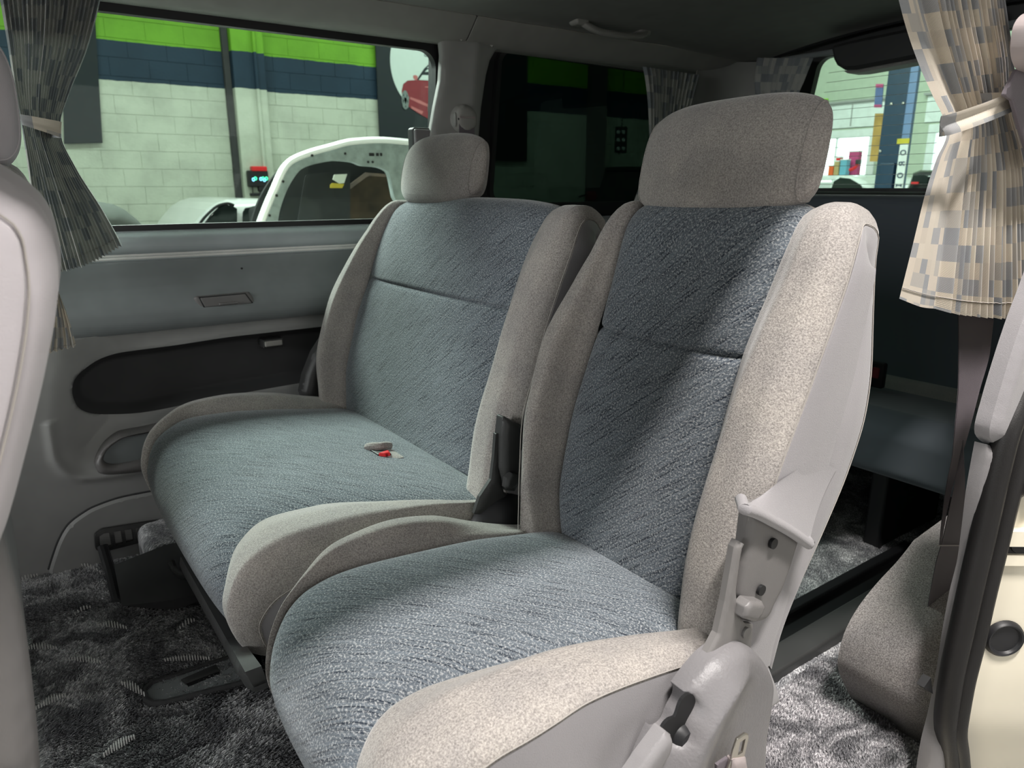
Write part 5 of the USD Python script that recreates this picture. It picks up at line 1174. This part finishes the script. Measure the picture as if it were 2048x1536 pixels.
# ================================================================== curtains
def curtain(name, label, rows, y0, pleats, amp, cloth, tie_t, tie_px, clothw, band=0.0, nt=120, matn="curtain_cloth", seed=1, sharp=1.0, sag=None, tiemat=None, lean=0.0, plane="y", depthdir=-1):
    """rows: (t, left px, left py, right px, right py). Pleated cloth hanging in the plane y0, gathered by a tie."""
    t = thing(name, label, "curtain", (0, 0, 0)) if False else None
    R = np.array(rows, float); to = onY if plane == "y" else onX
    Lw = np.array([to(a, b, y0) for a, b in R[:, 1:3]]); Rw = np.array([to(a, b, y0) for a, b in R[:, 3:5]])
    tt = np.linspace(0, 1, nt)
    Lc = np.stack([PchipInterpolator(R[:, 0], Lw[:, k])(tt) for k in range(3)], 1); Rc = np.stack([PchipInterpolator(R[:, 0], Rw[:, k])(tt) for k in range(3)], 1)
    th = thing(name, label, "curtain", (Lc[-1] + Rc[-1]) / 2)
    npt = 14
    r_ = np.random.default_rng(seed)
    s = np.linspace(0, 1, pleats * npt + 1 + (24 if band else 0))
    if band:
        ph = np.where(s < band, s / band * 1.0, 1 + (s - band) / (1 - band) * (pleats - 1)); am = np.where(s < band * .96, .35, 1.0)
    else:
        ph = s * pleats; am = np.ones_like(s)
    k = np.floor(ph).astype(int); jit = r_.uniform(.85, 1.12, pleats + 2)[np.clip(k, 0, pleats + 1)]
    w = np.abs(2 * (ph - np.floor(ph)) - 1); w = 1 - w ** sharp       # 0 in the valleys, 1 on the folds
    A = np.interp(tt, [0, tie_t * .55, tie_t, tie_t + (1 - tie_t) * .3, 1], [amp, amp * .8, amp * .45, amp * .8, amp * 1.15]) if tie_t else np.full(nt, amp)
    P = Lc[:, None, :] * (1 - s)[None, :, None] + Rc[:, None, :] * s[None, :, None]
    off = A[:, None] * (w * am * jit)[None] + .35 * A[:, None] * np.sin(s * 7 + seed)[None]
    ax = 1 if plane == "y" else 0
    P[:, :, ax] += depthdir * off
    P[:, :, 2] += -.004 * (jit * w)[None] * sstep(.93, 1.0, tt)[:, None]
    if sag is not None: P[:, :, 2] += (sag(s)[None] * sstep(.55, 1, tt)[:, None])
    vl = np.r_[0, np.cumsum(np.linalg.norm(np.diff((Lc + Rc) / 2, axis=0), axis=1))]
    # u follows the cloth around its folds
    u = ph / pleats * clothw + (ph - np.floor(ph)) * 0
    if band: u = np.where(s < band, s / band * clothw * .22, clothw * .22 + (s - band) / (1 - band) * clothw * .78)
    uv = np.stack([np.broadcast_to(u[None], P.shape[:2]), np.broadcast_to(vl[:, None], P.shape[:2])], -1).reshape(-1, 2)
    add("cloth", gridmesh(P, depthdir > 0 or plane == "x"), matn, th, uv=uv)
    hm = P[int(nt * .955)]; add("hem_stitch", tube(hm[::2] + ([0, -.0012, 0] if plane == "y" else [-.0012, 0, 0]), .0007, 4), "velour_thread", th)
    if tie_px is not None:
        (a0, a1, a2, a3) = [to(p[0], p[1], y0 + depthdir * (amp * 1.3 + .006)) for p in tie_px]     # left top, right top, right bottom, left bottom
        m = 40; g = np.linspace(0, 1, m)
        front = np.stack([np.stack([a0 + (a1 - a0) * q + (a3 - a0 + (a2 - a1 - a3 + a0) * q) * h for h in np.linspace(0, 1, 8)]) for q in g])
        bulge = np.sin(np.pi * g) ** .4 * .010; front[:, :, ax] += depthdir * bulge[:, None]
        wr = np.exp(-((np.linspace(0, 1, 8) - .45) / .2) ** 2) * .004; front[:, :, ax] -= depthdir * wr[None, :]
        backp = front[::-1].copy(); ctr = front.mean(axis=(0, 1)); backp = ctr + (backp - ctr) * [.22, .22, .9]; backp[:, :, ax] = y0 - depthdir * .008
        loop = np.concatenate([front, backp, front[:1]], 0)
        uu = np.r_[0, np.cumsum(np.linalg.norm(np.diff(loop[:, 0], axis=0), axis=1))]
        uv = np.stack([np.broadcast_to((uu * .8)[:, None], loop.shape[:2]), np.broadcast_to(np.linspace(0, .035, 8)[None] + .21, loop.shape[:2])], -1).reshape(-1, 2)
        add("tie_band", gridmesh(loop), tiemat or matn, th, uv=uv)
    return th

curtain("curtain", "beige and grey block-patterned pleated curtain tied back at the right, before the rear window",
        [(0, 1793, -12, 1984, -12), (.10, 1812, 60, 1996, 50), (.20, 1836, 128, 2008, 110), (.30, 1866, 195, 2017, 170), (.36, 1884, 232, 2020, 192), (.42, 1892, 272, 2026, 232), (.50, 1872, 318, 2040, 285), (.62, 1850, 385, 2050, 360), (.80, 1824, 490, 2056, 480), (1.0, 1797, 597, 2060, 622)],
        .52, 18, .020, None, .39, [(1882, 232), (2016, 184), (2034, 216), (1890, 272)], .62, band=.27, seed=3, sharp=1.3, sag=lambda s: -.014 * np.sin(np.pi * np.clip(s, 0, 1)))
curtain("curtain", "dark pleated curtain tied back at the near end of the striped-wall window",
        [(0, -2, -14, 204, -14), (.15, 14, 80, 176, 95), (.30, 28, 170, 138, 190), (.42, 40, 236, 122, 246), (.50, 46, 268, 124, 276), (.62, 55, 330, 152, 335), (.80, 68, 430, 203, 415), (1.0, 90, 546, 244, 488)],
        2.10, 22, .024, None, .46, [(37, 228), (124, 244), (123, 276), (44, 250)], .75, seed=5, matn="curtain_cloth_shaded", tiemat="curtain_cloth", sharp=.9, sag=lambda s: .0 * s - .012 * np.sin(np.pi * s))
curtain("curtain", "small curtain tail with grey block pattern showing beside the front seat back",
        [(0, 88, 540, 118, 585), (.5, 80, 630, 138, 640), (1.0, 60, 712, 152, 690)], 1.95, 8, .008, None, 0, None, .3, seed=6, matn="curtain_cloth")
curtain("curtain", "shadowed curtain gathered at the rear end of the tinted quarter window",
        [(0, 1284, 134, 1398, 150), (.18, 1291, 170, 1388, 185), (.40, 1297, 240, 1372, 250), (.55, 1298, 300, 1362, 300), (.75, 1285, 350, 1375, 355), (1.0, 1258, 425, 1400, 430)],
        2.11, 14, .010, None, .5, None, .5, seed=7, matn="curtain_cloth_shaded")
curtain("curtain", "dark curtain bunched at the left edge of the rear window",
        [(0, 1516, 116, 1628, 116), (.4, 1510, 160, 1610, 160), (.7, 1512, 200, 1596, 200), (1.0, 1520, 290, 1590, 290)], 2.66, 9, .012, None, .8, None, .4, seed=8, matn="curtain_cloth_shaded", plane="x")

# ================================================================== seat belt on the near pillar
def ribbon(Lp, Rp, yl, yr, name, parent, t=.0014, n=60):
    A = smoothline([onY(a, b, yl(i / (len(Lp) - 1))) for i, (a, b) in enumerate(Lp)], n); B = smoothline([onY(a, b, yr(i / (len(Rp) - 1))) for i, (a, b) in enumerate(Rp)], n)
    P = np.stack([A + (B - A) * q for q in np.linspace(0, 1, 7)], 1); add(name, sheet(P[:, ::-1], t), "belt", parent, smooth=True)
sb = thing("seat_belt", "dark mauve seat belt webbing hanging twisted below the beige curtain", "seat belt", tuple(onY(1870, 1400, .5)))
ribbon([(1913, 560), (1916, 700), (1914, 800), (1905, 900), (1893, 965), (1884, 1030), (1878, 1092)], [(1993, 560), (1979, 700), (1958, 780), (1940, 850), (1922, 915), (1902, 985), (1882, 1085)], lambda t: .545 - .04 * t, lambda t: .535 - .03 * t, "upper_webbing", sb)
ribbon([(1926, 890), (1905, 985), (1884, 1080), (1870, 1130), (1857, 1200), (1852, 1270), (1856, 1340), (1866, 1420)], [(1927, 880), (1929, 960), (1927, 1060), (1924, 1110), (1906, 1180), (1892, 1260), (1884, 1340), (1878, 1420)], lambda t: .505, lambda t: .495, "lower_webbing", sb)
P0, P1 = onY(1876, 1091, .500), onY(1922, 1091, .492); add("stitch_line", tube([P0, P1], .0012, 6), "anchor", sb)
ba = thing("belt_anchor", "pinkish grey belt anchor cap at the upper right edge above dark webbing", "belt anchor", tuple(onY(2036, 140, .48)))
add("cap", pY(rpoly(smoothline(tY([(2060, 26), (2040, 36), (2029, 60), (2025, 95), (2029, 122), (2040, 140), (2060, 147), (2110, 150), (2110, 26)], .462), 60), 0), .465, .035, .016, .006), "anchor", ba)
add("webbing", pY(rpoly(tY([(2032, 138), (2016, 168), (2006, 190), (2022, 200), (2060, 330), (2110, 330), (2110, 140)], .467), .002), .470, .006, .002, .02), "belt", ba)
